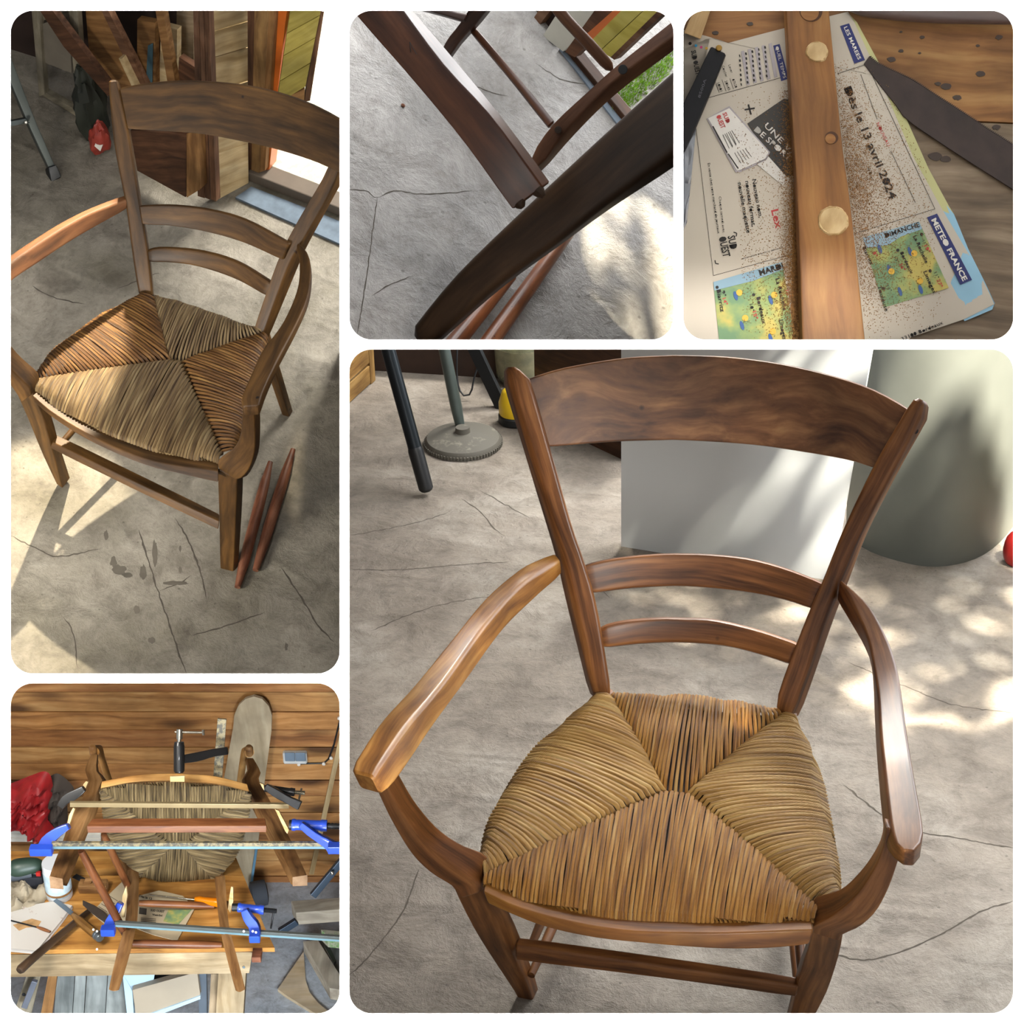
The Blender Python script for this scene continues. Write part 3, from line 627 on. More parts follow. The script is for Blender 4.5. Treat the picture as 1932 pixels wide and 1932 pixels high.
mb = MB(); lathe(mb, c, S4.up, [(0.05, 0.01), (0.066, 0.02), (0.073, 0.11), (0.05, 0.125), (0.01, 0.13)], 32); obj('contents', mb, plain('pale_dust', '#a79c7c', 0.9, var=.25, scale=40), t, cut=dict(y0=650))
# yellow canister with a black foot
c = S4.fl(972, 796); t = thing('yellow_canister', 'yellow canister with black foot half hidden by the left back post', 'canister', c)
mb = MB(); lathe(mb, c, S4.up, [(0.038, 0.02), (0.043, 0.03), (0.043, 0.06), (0.034, 0.09), (0.016, 0.105)], 32); obj('body', mb, M_yellow, t)
mb = MB(); lathe(mb, c, S4.up, [(0.041, 0.0), (0.045, 0.004), (0.045, 0.022), (0.041, 0.026)], 32); obj('foot', mb, M_rubber, t)
# dark timber box in the shade between the left post and the panel
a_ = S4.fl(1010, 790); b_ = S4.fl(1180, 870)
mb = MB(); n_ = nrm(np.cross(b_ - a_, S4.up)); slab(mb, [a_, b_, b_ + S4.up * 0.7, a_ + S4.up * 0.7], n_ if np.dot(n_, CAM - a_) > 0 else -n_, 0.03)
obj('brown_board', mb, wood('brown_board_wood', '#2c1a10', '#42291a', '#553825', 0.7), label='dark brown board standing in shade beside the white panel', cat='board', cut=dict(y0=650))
# red object at the right edge and ochre wall
c = S4.fl(1915, 1062); mb = MB(); q = cr([c + S4.up * 0.0, c + S4.up * 0.03 + S4.x * .004, c + S4.up * 0.07, c + S4.up * 0.085], 10); tube(mb, q, [0.022, 0.03, 0.033, 0.034, 0.034, 0.032, 0.03, 0.026, 0.018, 0.008], 20)
obj('red_bottle', mb, M_red, label='small red bottle on the floor at the right edge', cat='bottle')
a_ = S4.fl(2060, 1000); b_ = S4.fl(2250, 1290)
mb = MB(); slab(mb, [a_, b_, b_ + S4.up * 0.5, a_ + S4.up * 0.5], S4.x, 0.02); struct('wall_right', mb, plain('ochre_wall', '#8b7a3f', 0.8))

crack(S4, [[(655, 1010), (720, 1000), (790, 985), (850, 965)], [(700, 1190), (800, 1150), (890, 1130), (960, 1125)], [(655, 1075), (760, 1075), (840, 1068), (960, 1060)], [(1600, 1250), (1720, 1300), (1800, 1330), (1911, 1345)], [(1590, 1480), (1700, 1560), (1800, 1580), (1911, 1600)], [(1560, 1800), (1650, 1810), (1760, 1770), (1850, 1720), (1911, 1700)], [(870, 940), (905, 965), (935, 1000), (952, 1012)], [(905, 925), (950, 950), (1000, 978)], [(660, 1840), (700, 1800), (760, 1720), (790, 1640)], [(1130, 1090), (1134, 1110), (1150, 1128)]], fl4, w=0.0022)

# ================================================================ tall left picture: the armchair before repair, low sun through the workshop door
S1 = Set([[0.92155, 0.38825, 0.0016], [0.32487, -0.76887, -0.55073], [-0.21259, 0.50804, -0.83468]], [-0.815, -0.2976, 5.3651])
M_conc1 = concrete('concrete_floor_warm', '#77705f', '#8d8678', '#a29a8c', seed=9.0, bst=1.3, spots=0.6, crack=0.7)
M_chair1 = wood('walnut_dull', '#33210b', '#54391a', '#755228', 0.5, 3.5, 34, coat=0.05, worm=12.0, blot=0.3)
M_arm1 = wood('walnut_dry_arm', '#4c3018', '#704626', '#8a5e38', 0.6, 3.5, 34, blot=0.3)
M_rush1 = rushmat('rush_rope_dry', ['#5e4730', '#8f744e', '#b3986c', '#cdb68a'])
M_rush1d = rushmat('rush_rope_dry_shaded', ['#4f3418', '#855a2c', '#a5773f', '#bd9355'])  # side sectors: tone from the light across the ropes, put into the colour
C1 = dict(x1=650)
def armchair1():
    t = thing('armchair', 'dull unrestored rush seated armchair beside two loose sticks, in the tall view', 'chair', S1.P(0, -0.2, 0)); m = M_chair1
    k, zs = 0.263 / 0.464, 0.411
    mb = MB(); B3(mb, [(222, 150), (243, 244), (266, 388), (280, 471), (290, 560)], [(203, 151), (215, 273), (236, 383), (249, 478), (261, 556)], [(226, 152), (246, 244), (269, 388), (283, 471), (292, 558)], (4.836, 5.057), 0.0, 0.035, r=0.007, n=18, ns=3); obj('back_post', mb, m, t)
    mb = MB(); B3(mb, [(662, 215), (647, 300), (618, 372), (570, 456), (543, 504), (496, 632)], [(660, 212), (634, 270), (611, 330), (556, 425), (523, 492), (478, 620)], [(672, 240), (660, 318), (640, 355), (580, 466), (560, 512), (506, 642)], (4.70, 4.985), 0.003, 0.03, r=0.004, n=18, ns=2); obj('back_post', mb, m, t, cut=C1)
    for (x, y, d, xf) in ((276, 568, 5.07, -0.18), (492, 632, 5.0, 0.18)):
        mb = MB(); bar(mb, W(x, y - 12, d), S1.P(xf, 0.05, 0), 0.032, 0.032, up=S1.y, r=0.005, w2=0.026, h2=0.026); obj('rear_leg', mb, m, t)
    hw = lambda z: 0.165 + 0.333 * (z - zs)
    mb = MB(); rail_slat(S1, [(225, 167), (290, 157), (359, 154), (444, 160), (512, 173), (581, 196), (641, 227), (668, 247)], [(240, 244), (307, 248), (376, 253), (444, 265), (512, 280), (581, 301), (618, 316), (652, 332)], k, 0.045, zs, 0.018, mb, n=30, xw=hw); obj('crest_rail', mb, m, t, cut=C1)
    mb = MB(); rail_slat(S1, [(262, 389), (325, 388), (393, 396), (461, 415), (545, 459)], [(268, 424), (325, 427), (393, 439), (461, 459), (532, 491)], k, 0.04, zs, 0.016, mb, xw=hw); obj('back_slat', mb, m, t)
    mb = MB(); rail_slat(S1, [(276, 472), (307, 468), (376, 474), (444, 494), (512, 534)], [(279, 496), (325, 497), (376, 505), (444, 528), (502, 560)], k, 0.038, zs, 0.02, mb, r=0.007, xw=hw); obj('back_slat', mb, m, t)
    mb = MB(); B3(mb, [(240, 376), (171, 402), (120, 430), (80, 455), (20, 497), (-30, 545), (-52, 585)], [(236, 366), (171, 391), (120, 416), (80, 440), (20, 480), (-40, 525), (-66, 570)], [(241, 395), (171, 434), (120, 465), (80, 492), (20, 533), (-16, 572), (-34, 605)], (4.957, 4.717), 0.02, 0.012, r=0.006, n=22); obj('armrest', mb, M_arm1, t)
    mb = MB(); B3(mb, [(564, 455), (581, 478), (587, 512), (581, 560), (560, 610), (523, 681), (496, 739), (490, 764)], [(558, 461), (565, 495), (560, 546), (533, 608), (495, 660), (474, 705), (456, 746), (457, 766)], [(566, 466), (584, 492), (589, 530), (583, 575), (560, 630), (524, 700), (499, 760), (492, 785)], (4.857, 4.564), 0.003, 0.02, r=0.006, n=28, ns=3); obj('armrest', mb, m, t)
    mb = MB(); B3(mb, [(-30, 612), (0, 670), (28, 705), (56, 732), (60, 745)], [(-18, 598), (20, 650), (41, 674), (72, 702), (76, 716)], [(-46, 640), (-14, 690), (8, 712), (34, 748), (40, 760)], (4.72, 4.87), 0.02, 0.01, r=0.003, n=12); obj('arm_support', mb, m, t)
    mb = MB(); B3(mb, [(478, 772), (480, 790), (481, 845), (471, 882), (458, 899), (446, 906)], [(458, 770), (456, 786), (454, 817), (441, 845), (413, 866), (411, 884)], [(489, 768), (492, 786), (490, 845), (479, 878), (470, 894), (460, 902)], (4.59, 4.75), 0.0, 0.02, r=0.003, n=16); obj('arm_support', mb, m, t)
    mb = MB(); B3(mb, [(57, 735), (79, 783), (99, 852), (118, 922)], [(76, 735), (99, 787), (110, 830), (133, 902)], [(22, 722), (51, 787), (79, 855), (106, 913)], (4.877, 5.197), 0.015, 0.015, r=0.003, n=8); obj('front_leg', mb, m, t)
    mb = MB(); B3(mb, [(447, 904), (444, 982), (440, 1087)], [(410, 884), (413, 982), (415, 1080)], [(460, 900), (456, 982), (449, 1081)], (4.75, 5.08), 0.004, 0.02, r=0.003, n=8); obj('front_leg', mb, m, t)
    e1 = sedge(S1, [(61, 746), (102, 780), (171, 821), (239, 852), (307, 873), (412, 888)], zs - 0.003, 20, 0.005); e2 = sedge(S1, [(66, 724), (104, 759), (171, 798), (239, 828), (307, 850), (412, 864)], zs - 0.008, 20, 0.0)
    mb = MB(); beam(mb, e1, e2, dedge([(66, 760), (102, 790), (171, 833), (273, 878), (342, 895), (412, 911)], e1, 20), 0.003); obj('seat_rail', mb, m, t)
    mb = MB(); B3(mb, [(99, 834), (239, 902), (414, 984)], [(106, 819), (273, 900), (414, 969)], [(94, 846), (239, 917), (412, 1000)], (5.05, 4.93), 0.02, 0.008, r=0.003, n=8); obj('front_stretcher', mb, m, t)
    mb = MB(); q = cr([W(112, 842, 5.07), S1.P(-0.18, 0.04, 0.22)], 7); tube(mb, q, 0.009, 12); obj('side_stretcher', mb, m, t)
    K1, K2 = (320, 675), (343, 679); FL_, FR_, BR_, BL_ = (66, 716), (418, 856), (499, 626), (290, 560)
    strands(S1, 0, 0, [FL_, K1, K2, FR_], [(60, 732), (102, 769), (171, 809), (239, 839), (307, 860), (412, 874)], 62, zs, M_rush1, t, i0=0, lip=0.006)
    strands(S1, 0, 0, [BL_, K1, K2, BR_], [(293, 556), (342, 565), (410, 588), (479, 617)], 44, zs, M_rush1, t, i0=100)
    strands(S1, 0, 0, [FL_, K1, K1, BL_], [(68, 702), (80, 680), (96, 658), (137, 625), (205, 581), (262, 553)], 46, zs, M_rush1d, t, i0=200)
    strands(S1, 0, 0, [FR_, K2, K2, BR_], [(446, 850), (462, 800), (482, 730), (499, 670), (505, 636)], 44, zs, M_rush1d, t, i0=300)
    mb = MB(); ps = [S1.fl(x, y, zs) for x, y in ((80, 722), (260, 560), (300, 562), (490, 628), (440, 830), (400, 850), (250, 810))]
    slab(mb, [p - S1.up * 0.01 for p in ps], S1.up, 0.02); obj('seat_frame', mb, M_dark, t)
armchair1()
fl1 = struct('floor', poly_floor(S1, (-260, 30, 650, 1280)), M_conc1, cut=dict(x1=650, y1=1280))
# the two loose round sticks
M_stick = wood('stick_reddish', '#4a2a1c', '#7a4a34', '#9a6a50', 0.5, 4, 60, worm=40.0)
for a, b, lb in (((510, 872), (448, 1108), 'loose round stick nearer the chair leg, on the floor of the tall view'), ((553, 848), (482, 1076), 'loose round stick further from the chair leg, on the floor of the tall view')):
    p, q = S1.fl(*a, 0.016), S1.fl(*b, 0.016); mb = MB(); tube(mb, cr([p, (p + q) / 2, q], 12), [0.007, 0.010, 0.0135, 0.0145, 0.015, 0.015, 0.015, 0.015, 0.0145, 0.0135, 0.011, 0.008], 16)
    obj('loose_stick', mb, M_stick, label=lb, cat='stick', group='loose sticks in the tall view')
mb = MB(); slab(mb, [S1.P(-2.2, .1, 1.6), S1.P(-1.0, .1, 1.6), S1.P(-1.0, 1.3, 1.6), S1.P(.1, 1.3, 1.6), S1.P(.1, 2.4, 1.6), S1.P(-2.2, 2.4, 1.6)], S1.up, .03); struct('shade_ceiling', mb, M_dark, cut=C1)  # unseen slab added to darken the back, shaped to let the sun pass
mb = MB(); slab(mb, [S1.P(-1.7, -.3, 0), S1.P(-1.7, 2.4, 0), S1.P(-1.7, 2.4, 1.7), S1.P(-1.7, -.3, 1.7)], S1.x, .03); struct('shade_wall_left', mb, M_dark, cut=C1)  # unseen wall added to cut the ambient light from the left
# ---- background of the tall picture
def board(S, name, poly, n, c, th, m, parent=None, cut=None, g=None, **kw):
    mb = MB(); ps = [S.hit(x, y, n, c) for x, y in poly]; nw = S.M @ np.array(n, float)
    if np.dot(nw, CAM - ps[0]) < 0: nw = -nw
    gd = ps[1] - ps[0] if g is None else ps[g[1]] - ps[g[0]]
    slab(mb, ps, nw, th, grain=gd); return obj(name, mb, m, parent, smooth=False, cut=cut, **kw)
def vplane(S, a, b):
    """upright plane through two floor pixels"""
    p, q = S.L(S.fl(*a)), S.L(S.fl(*b)); n = nrm(np.cross(q - p, [0, 0, 1])); return tuple(n), float(np.dot(n, p))
M_p1 = wood('plank_tan', '#6d4a28', '#8a6238', '#a67c4c', 0.7, 3, 50)
M_p2 = wood('plank_dark', '#3a2414', '#523420', '#6b4730', 0.7, 3, 50)
M_p3 = wood('plank_reddish', '#472d1c', '#66452e', '#826048', 0.65, 3, 50)
M_p4 = wood('plank_pale', '#a58a5e', '#c5ab7e', '#dcc79c', 0.65, 2.0, 30, knots=2.0)
M_p5 = wood('plank_grey_beige', '#7a6850', '#978468', '#b09c80', 0.75, 3, 40)
n0, c0 = vplane(S1, (258, 322), (350, 372))
pb = []
def lean(name, poly, off, m, label, cat='plank', th=0.02, g=(0, 1), **kw):
    return board(S1, name, poly, n0, c0 + off, th, m, label=label, cat=cat, cut=C1, g=g, **kw)
sg = 1 if np.dot(S1.M @ np.array(n0), CAM - S1.P(0, 0, 0)) < 0 else -1
lean('plank', [(160, 0), (186, 0), (262, 165), (240, 190), (168, 98)], sg * 0.10, M_p1, 'wide tan plank leaning left with a slanting cut end, behind the dull armchair')
lean('plank', [(182, 0), (194, 0), (282, 175), (268, 180)], sg * 0.05, M_p3, 'narrow reddish plank leaning beside the wide tan one')
lean('plank', [(62, 0), (84, 0), (212, 170), (204, 182), (120, 88)], sg * 0.02, M_p2, 'long dark plank slanting across the pale frame at upper left')
lean('plank', [(259, 37), (292, 43), (294, 200), (258, 200)], sg * 0.16, M_p1, 'short upright tan board with a blue smear, among the leaning planks')
lean('paint_smear', [(279, 86), (288, 82), (287, 160), (275, 160)], sg * 0.155, plain('teal_paint', '#41606a', 0.7), 'faded blue smear on the short tan board', 'paint', th=0.002)
lean('plank', [(290, 0), (304, 0), (333, 170), (320, 180)], sg * 0.12, M_p1, 'thin tan strip leaning right over the short boards')
lean('plank', [(304, 48), (334, 56), (333, 190), (299, 190)], sg * 0.18, M_p4, 'short pale board with a square top among the planks')
lean('plank', [(334, 0), (364, 0), (366, 190), (330, 190)], sg * 0.24, M_p5, 'tall grey beige board behind the dark off cut')
lean('plank', [(338, 108), (369, 128), (369, 200), (332, 200)], sg * 0.14, M_p2, 'short dark off cut standing in front of the grey beige board')
lean('plank', [(224, 110), (229, 111), (258, 170), (252, 170)], sg * 0.03, M_p4, 'small pale batten lying against the wide tan plank')
# reddish trims beside the pine panel
for i, (x0, x1, x2, x3, lb) in enumerate(((364, 374, 386, 373, 'first reddish moulding from the left beside the pale boarded panel'), (375, 383, 396, 387, 'middle reddish moulding beside the pale boarded panel'), (384, 393, 408, 398, 'reddish moulding touching the pale boarded panel'))):
    lean('moulding', [(x0, 0), (x1, 0), (x2, 374 + 3 * i), (x3, 370 + 3 * i)], sg * (0.0 - 0.008 * i), M_p3, lb, 'moulding', group='reddish mouldings', g=(0, 3))
# dark wooden drawer standing on end
t = thing('wooden_box', 'dark wooden drawer standing on its side behind the dull armchair back', 'drawer', S1.hit(350, 372, n0, c0))
board(S1, 'drawer_face', [(246, 246), (352, 253), (350, 372), (259, 322)], n0, c0 - sg * 0.03, 0.02, M_p2, t)
board(S1, 'drawer_face', [(246, 246), (352, 253), (351, 300), (251, 276)], n0, c0 - sg * 0.035, 0.02, M_p2, t)
board(S1, 'end_stile', [(352, 252), (374, 247), (378, 357), (352, 373)], n0, c0 - sg * 0.04, 0.03, M_p1, t, g=(0, 3))
# pale boarded panel in four boards
n1, c1 = vplane(S1, (406, 380), (469, 346))
t = thing('boarded_panel', 'tall pale pine panel of wide horizontal boards by the door', 'panel', S1.fl(440, 362))
ys = [-20, 62, 111, 175, 230, 292, 380]
def lx(y): return 391 + (406 - 391) * (y - 20) / 360
for i in range(len(ys) - 1):
    a, b = ys[i], ys[i + 1]; sl = lambda y: y - (22 if y < 300 else 34)
    g_ = 0.8
    board(S1, 'board', [(lx(a), a + g_), (468, sl(a) + g_), (469, sl(b) - g_), (lx(b), b - g_)], n1, c1 + (0.003 if i % 2 else 0), 0.02, M_p4, t)
board(S1, 'edge_strip', [(388, -20), (393, -20), (407, 381), (402, 377)], n1, c1 + (0.004 if True else 0), 0.02, M_p3, t, g=(0, 3))
# dark wall and door opening
yb1 = S1.L(S1.fl(300, 290))[1]
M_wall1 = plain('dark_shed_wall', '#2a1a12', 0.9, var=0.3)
def wallp(poly, y, name='wall_back'):
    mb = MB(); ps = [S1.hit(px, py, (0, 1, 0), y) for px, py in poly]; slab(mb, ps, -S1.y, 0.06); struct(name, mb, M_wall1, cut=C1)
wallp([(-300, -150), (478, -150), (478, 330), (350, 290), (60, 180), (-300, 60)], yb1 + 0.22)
n2, c2 = vplane(S1, (478, 338), (641, 405))
M_frame1 = wood('door_frame_wood', '#5e4226', '#86643c', '#a5814f', 0.6, 3, 40)
board(S1, 'door_1', [(467, -20), (481, -20), (474, 336), (468, 336)], n2, c2 + 0.0, 0.05, M_p2, kind='structure', g=(0, 3))
board(S1, 'trim_6', [(481, -20), (510, -20), (490, 325), (474, 337)], n2, c2, 0.06, M_frame1, kind='structure', g=(0, 3))
board(S1, 'trim_7', [(510, -20), (521, -20), (500, 322), (490, 325)], n2, c2, 0.05, M_p1, kind='structure', g=(0, 3))
M_orange = plain('orange_stained_edge', '#c8641c', 0.4, var=0.15, coat=0.3)
t = thing('open_door', 'open boarded door leaf with orange edge and yellow green panels, at upper right of the tall view', 'door', S1.hit(500, 320, n2, c2))
board(S1, 'door_edge', [(528, -20), (545, -20), (508, 320), (496, 322)], n2, c2 - 0.02, 0.04, M_orange, t, g=(0, 3))
M_yg = wood('yellow_green_board', '#8a7c38', '#a89848', '#c0b060', 0.6, 2.5, 30); 
n3 = nrm(np.array(n2) + np.array([0.55, 0.1, 0])); p3 = S1.L(S1.hit(545, 60, n2, c2 - 0.02)); c3 = float(np.dot(n3, p3))
for (ya, yb2, xa, xb) in ((-25, 50, 0, 0), (52, 92, 0, 0), (94, 140, 0, 0), (142, 185, 0, 0)):
    L = lambda y: 546 - (y - 20) * 0.145; Rr = lambda y: 610 - (y - 20) * 0.205
    board(S1, 'panel_board', [(L(ya), ya + 12), (Rr(ya), ya - 22), (Rr(yb2), yb2 - 22), (L(yb2), yb2 + 12)], n3, c3, 0.02, M_yg, t)
board(S1, 'door_stile', [(609, -20), (618, -20), (585, 190), (574, 192)], n3, c3 - 0.005, 0.03, M_p3, t, g=(0, 3))
board(S1, 'door_rail', [(520, 192), (575, 168), (574, 192), (520, 215)], n3, c3 - 0.002, 0.025, M_p1, t)
mb = MB(); a, b = S1.fl(478, 330, 0.0), S1.fl(690, 412, 0.0); dr = nrm(b - a); sd = np.cross(dr, S1.up); box(mb, (a + b) / 2 + S1.up * 0.02, dr * np.linalg.norm(b - a) / 2, sd * 0.03, S1.up * 0.02, 0.004); struct('trim_8', mb, plain('sill_timber', '#5c5145', 0.7), cut=C1)
# mat strip
mb = MB(); slab(mb, [S1.fl(x, y, 0.008) for x, y in ((444, 372), (474, 352), (700, 440), (700, 486))], S1.up, 0.008); obj('door_mat', mb, plain('blue_grey_mat', '#5c6873', 0.85, var=.2, scale=30), label='blue grey mat strip along the door sill', cat='mat', cut=C1)
# outside ground
M_grav = speckled('gravel_and_leaves', '#b9b29a', '#e6e0cc', 30, 0.5, 0.9)
mb = MB(); slab(mb, [S1.fl(x, y, 0.012) for x, y in ((482, 318), (700, 400), (760, -60), (470, -60))], S1.up, 0.02); mb.g = [tuple(S1.L(v)) for v in mb.v]
struct('floor', mb, M_grav, cut=C1)
# aluminium step ladder at left, leg with rubber foot
M_alu = plain('dull_aluminium', '#565b58', 0.45, 0.7, var=0.1)
ft = S1.fl(103, 341); t = thing('step_ladder', 'grey metal step ladder leg with black foot, at the left edge', 'ladder', ft); d = depth(ft)
mb = MB(); B3(mb, [(-20, 60), (48, 222), (92, 318)], [(-2, 48), (62, 215), (104, 312)], [(-20, 66), (46, 228), (90, 322)], (d - 0.25, d - 0.01), 0.0, 0.03, r=0.003, n=8); obj('ladder_rail', mb, M_alu, t)
mb = MB(); B3(mb, [(90, 316), (97, 345)], [(107, 310), (117, 334)], [(84, 318), (90, 343)], (d - 0.02, d), 0.0, 0.03, r=0.004, n=4); obj('rubber_foot', mb, M_rubber, t)
mb = MB(); B3(mb, [(-20, 236), (55, 222)], [(-20, 246), (57, 232)], [(-20, 233), (55, 219)], (d - 0.16, d - 0.09), 0.0, 0.02, r=0.002, n=4); obj('brace', mb, M_alu, t)
mb = MB(); q = W(49, 231, d - 0.12); lathe(mb, q, nrm(CAM - q), [(0.006, -0.02), (0.006, 0.004), (0.003, 0.008)], 16); obj('rivet', mb, plain('bright_rivet', '#d8d4c8', 0.3, 0.8), t)
# pale frame (old step ladder) leaning in the dark
M_fr = wood('greyed_white_frame', '#6a6250', '#857c68', '#9d9480', 0.8, 3, 40)
t = thing('frame_ladder', 'greyish white wooden ladder frame with a pale panel, in the dark corner', 'ladder', S1.fl(150, 240)); o_ = sg * 0.06
for nm, poly, mm in (('rail', [(58, 0), (72, 0), (84, 178), (74, 182)], M_fr), ('rail', [(128, 0), (144, 0), (160, 225), (147, 235)], M_fr), ('rung', [(74, 176), (84, 174), (152, 212), (148, 222)], M_fr),
                     ('panel', [(76, 46), (130, 30), (135, 138), (84, 118)], plain('pale_panel', '#6d6558', 0.8)), ('rung', [(68, 30), (140, 20), (140, 28), (70, 40)], M_fr)):
    board(S1, nm, poly, n0, c0 + o_, 0.02, mm, t, g=(0, 3) if nm == 'rail' else (0, 1)); o_ += sg * 0.004
# crinkled plastic bag: dark pack and red packet with white label
c = S1.fl(178, 275)
def blob(c, ax, ay, az, f=0.2, sc=9.0, seed=0.0, nu=24, nv=14, flat=True):
    mb = MB(); vs = []; 
    def fn(u, v):
        th = u * 2 * math.pi; ph = (v - 0.5) * math.pi * 0.995; d = np.array([math.cos(th) * math.cos(ph), math.sin(th) * math.cos(ph), math.sin(ph)])
        q = 1 + f * (mnoise.fractal(Vector(tuple(d * sc * 0.25 + seed)), 1.0, 2.0, 4) + 0.5 * abs(mnoise.noise(Vector(tuple(d * sc * 0.5 + seed + 5)))))
        z = max(d[2], -0.55) if flat else d[2]
        return c + np.array(ax) * d[0] * q + np.array(ay) * d[1] * q + np.array(az) * z * q
    return sheet(mb, fn, nu, nv)
mb = blob(c - S1.x * 0.02 + S1.y * 0.05 + S1.up * 0.1, S1.x * 0.045, S1.y * 0.05, S1.up * 0.16, 0.35, 9); obj('dark_sack', mb, plain('dark_green_sack', '#23261c', 0.7, var=0.4), label='dark crumpled sack standing behind the red packet', cat='sack')
t = thing('red_packet', 'red packet with a small white label on the floor left of the dull chair back', 'packet', S1.fl(192, 296))
c = S1.fl(194, 290); mb = blob(c + S1.up * 0.06, S1.x * 0.032, S1.y * 0.03, S1.up * 0.07 + S1.x * 0.012, 0.22, 10, 3.0); obj('bag', mb, plain('red_yellow_plastic', '#8e3226', 0.5, var=.25, scale=30), t)
lc = W(187, 272, depth(c) - 0.075); mb = MB(); box(mb, lc, nrm(W(194, 278, 5) - W(187, 272, 5)) * 0.012, nrm(W(184, 280, 5) - W(187, 272, 5)) * 0.015, nrm(CAM - lc) * 0.001, 0.0004); obj('label', mb, plain('white_label', '#cfc9bd', 0.6), t)

crack(S1, [[(20, 1010), (60, 1030), (110, 1050), (190, 1035)], [(262, 1000), (285, 1075), (300, 1120), (330, 1210), (352, 1271)], [(330, 978), (350, 1010), (375, 1070), (390, 1130)], [(530, 1070), (570, 1130), (600, 1180), (630, 1210)], [(300, 1115), (340, 1100), (360, 1085)], [(360, 1200), (430, 1180), (500, 1155)], [(120, 1165), (140, 1200), (145, 1260)], [(60, 540), (100, 560), (160, 575)], [(220, 545), (260, 530), (300, 515)]], fl1, w=0.0028, cut=C1)
M_stain = plain('dark_floor_stain', '#5a5348', .7, var=.3)
mb = MB()
for x, y, rx, ry in ((225, 1075, 14, 9), (200, 1010, 4, 9), (292, 1045, 5, 24), (270, 1080, 6, 14), (330, 1100, 22, 4), (258, 1150, 6, 8), (286, 1208, 7, 6), (540, 1220, 3, 7), (214, 1060, 6, 10), (240, 1085, 10, 5), (340, 1035, 2, 6), (340, 1075, 3, 6)):
    slab(mb, [S1.fl(x + rx * math.cos(a) * (1 + .5 * mnoise.noise(Vector((x, a * 1.3, 0)))), y + ry * math.sin(a) * (1 + .5 * mnoise.noise(Vector((y, a * 1.7, 0)))), 0.0005) for a in np.linspace(0, 6.283, 19)[:-1]], S1.up, 0.0004)
obj('stain', mb, M_stain, fl1, kind='stuff', smooth=False)

# ================================================================ top middle picture: close view of the broken stretcher
def mkset(up, px, py, d):
    u = nrm(up); y = nrm(np.array([0, 0, 1.0]) - u * u[2]); x = np.cross(y, u)
    return Set(np.array([x, y, u]).T, np.array([(px - CX) / FPX * d, (py - CY) / FPX * d, d]))
S2 = mkset((0.40, -0.50, -0.77), 900, 330, 2.80)
C2 = dict(x0=650, x1=1280, y1=650)
M_conc2 = concrete('concrete_floor_cool', '#82807e', '#a09c98', '#b8b3ae', seed=4.0, bst=1.5, stroke=0.6, crack=1.0)
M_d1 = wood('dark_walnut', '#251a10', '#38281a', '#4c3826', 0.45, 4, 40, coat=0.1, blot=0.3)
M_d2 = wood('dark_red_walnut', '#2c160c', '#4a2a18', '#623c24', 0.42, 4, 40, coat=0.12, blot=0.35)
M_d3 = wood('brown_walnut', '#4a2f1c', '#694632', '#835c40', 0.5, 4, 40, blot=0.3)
fl2 = struct('floor', poly_floor(S2, (640, -260, 1290, 660)), M_conc2, cut=C2)
t = thing('armchair', 'dark armchair seen close with a broken stretcher end hanging loose, top middle view', 'chair', S2.P(0, 0, 0))
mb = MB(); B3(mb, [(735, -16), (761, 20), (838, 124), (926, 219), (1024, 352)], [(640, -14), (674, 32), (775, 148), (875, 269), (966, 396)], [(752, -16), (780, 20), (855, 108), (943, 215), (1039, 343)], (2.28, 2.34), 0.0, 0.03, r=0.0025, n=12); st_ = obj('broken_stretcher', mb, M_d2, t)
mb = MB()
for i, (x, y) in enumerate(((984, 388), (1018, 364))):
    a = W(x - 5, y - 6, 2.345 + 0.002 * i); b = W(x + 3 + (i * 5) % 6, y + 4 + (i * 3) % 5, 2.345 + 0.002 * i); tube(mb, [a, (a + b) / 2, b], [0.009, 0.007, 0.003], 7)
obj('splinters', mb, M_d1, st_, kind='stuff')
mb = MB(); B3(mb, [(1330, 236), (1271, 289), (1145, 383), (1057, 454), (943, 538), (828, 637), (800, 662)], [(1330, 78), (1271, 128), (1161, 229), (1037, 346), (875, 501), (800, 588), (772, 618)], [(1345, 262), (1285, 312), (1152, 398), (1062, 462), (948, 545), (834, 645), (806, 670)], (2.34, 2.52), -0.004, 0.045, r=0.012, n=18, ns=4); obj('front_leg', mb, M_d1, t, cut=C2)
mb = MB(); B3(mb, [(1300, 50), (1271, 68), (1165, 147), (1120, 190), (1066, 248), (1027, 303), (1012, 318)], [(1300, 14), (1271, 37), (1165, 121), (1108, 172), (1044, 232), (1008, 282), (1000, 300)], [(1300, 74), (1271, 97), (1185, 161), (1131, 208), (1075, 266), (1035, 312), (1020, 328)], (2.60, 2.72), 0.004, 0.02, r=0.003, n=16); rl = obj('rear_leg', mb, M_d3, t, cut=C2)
for (x, y, r_, mm) in ((1175, 131, 9, M_rubber), (1053, 245, 7, M_d1)):
    q = W(x, y, 2.63 if x > 1100 else 2.685); mb = MB(); lathe(mb, q, nrm(CAM - q), [(r_ / 3600 * 2.65, -0.01), (r_ / 3600 * 2.65, 0.0015), (r_ / 3600 * 2.3, 0.002)], 20); obj('peg_hole', mb, mm, rl)
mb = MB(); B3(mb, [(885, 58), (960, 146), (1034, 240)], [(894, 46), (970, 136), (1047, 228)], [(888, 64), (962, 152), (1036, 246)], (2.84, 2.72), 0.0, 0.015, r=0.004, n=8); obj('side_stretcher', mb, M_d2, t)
mb = MB(); B3(mb, [(948, -20), (905, 36), (868, 78), (845, 112)], [(908, -20), (868, 42), (846, 70), (832, 94)], [(958, -20), (912, 40), (872, 84), (850, 116)], (2.74, 2.88), 0.0, 0.02, r=0.003, n=10); obj('front_leg', mb, M_d2, t, cut=dict(y1=650))
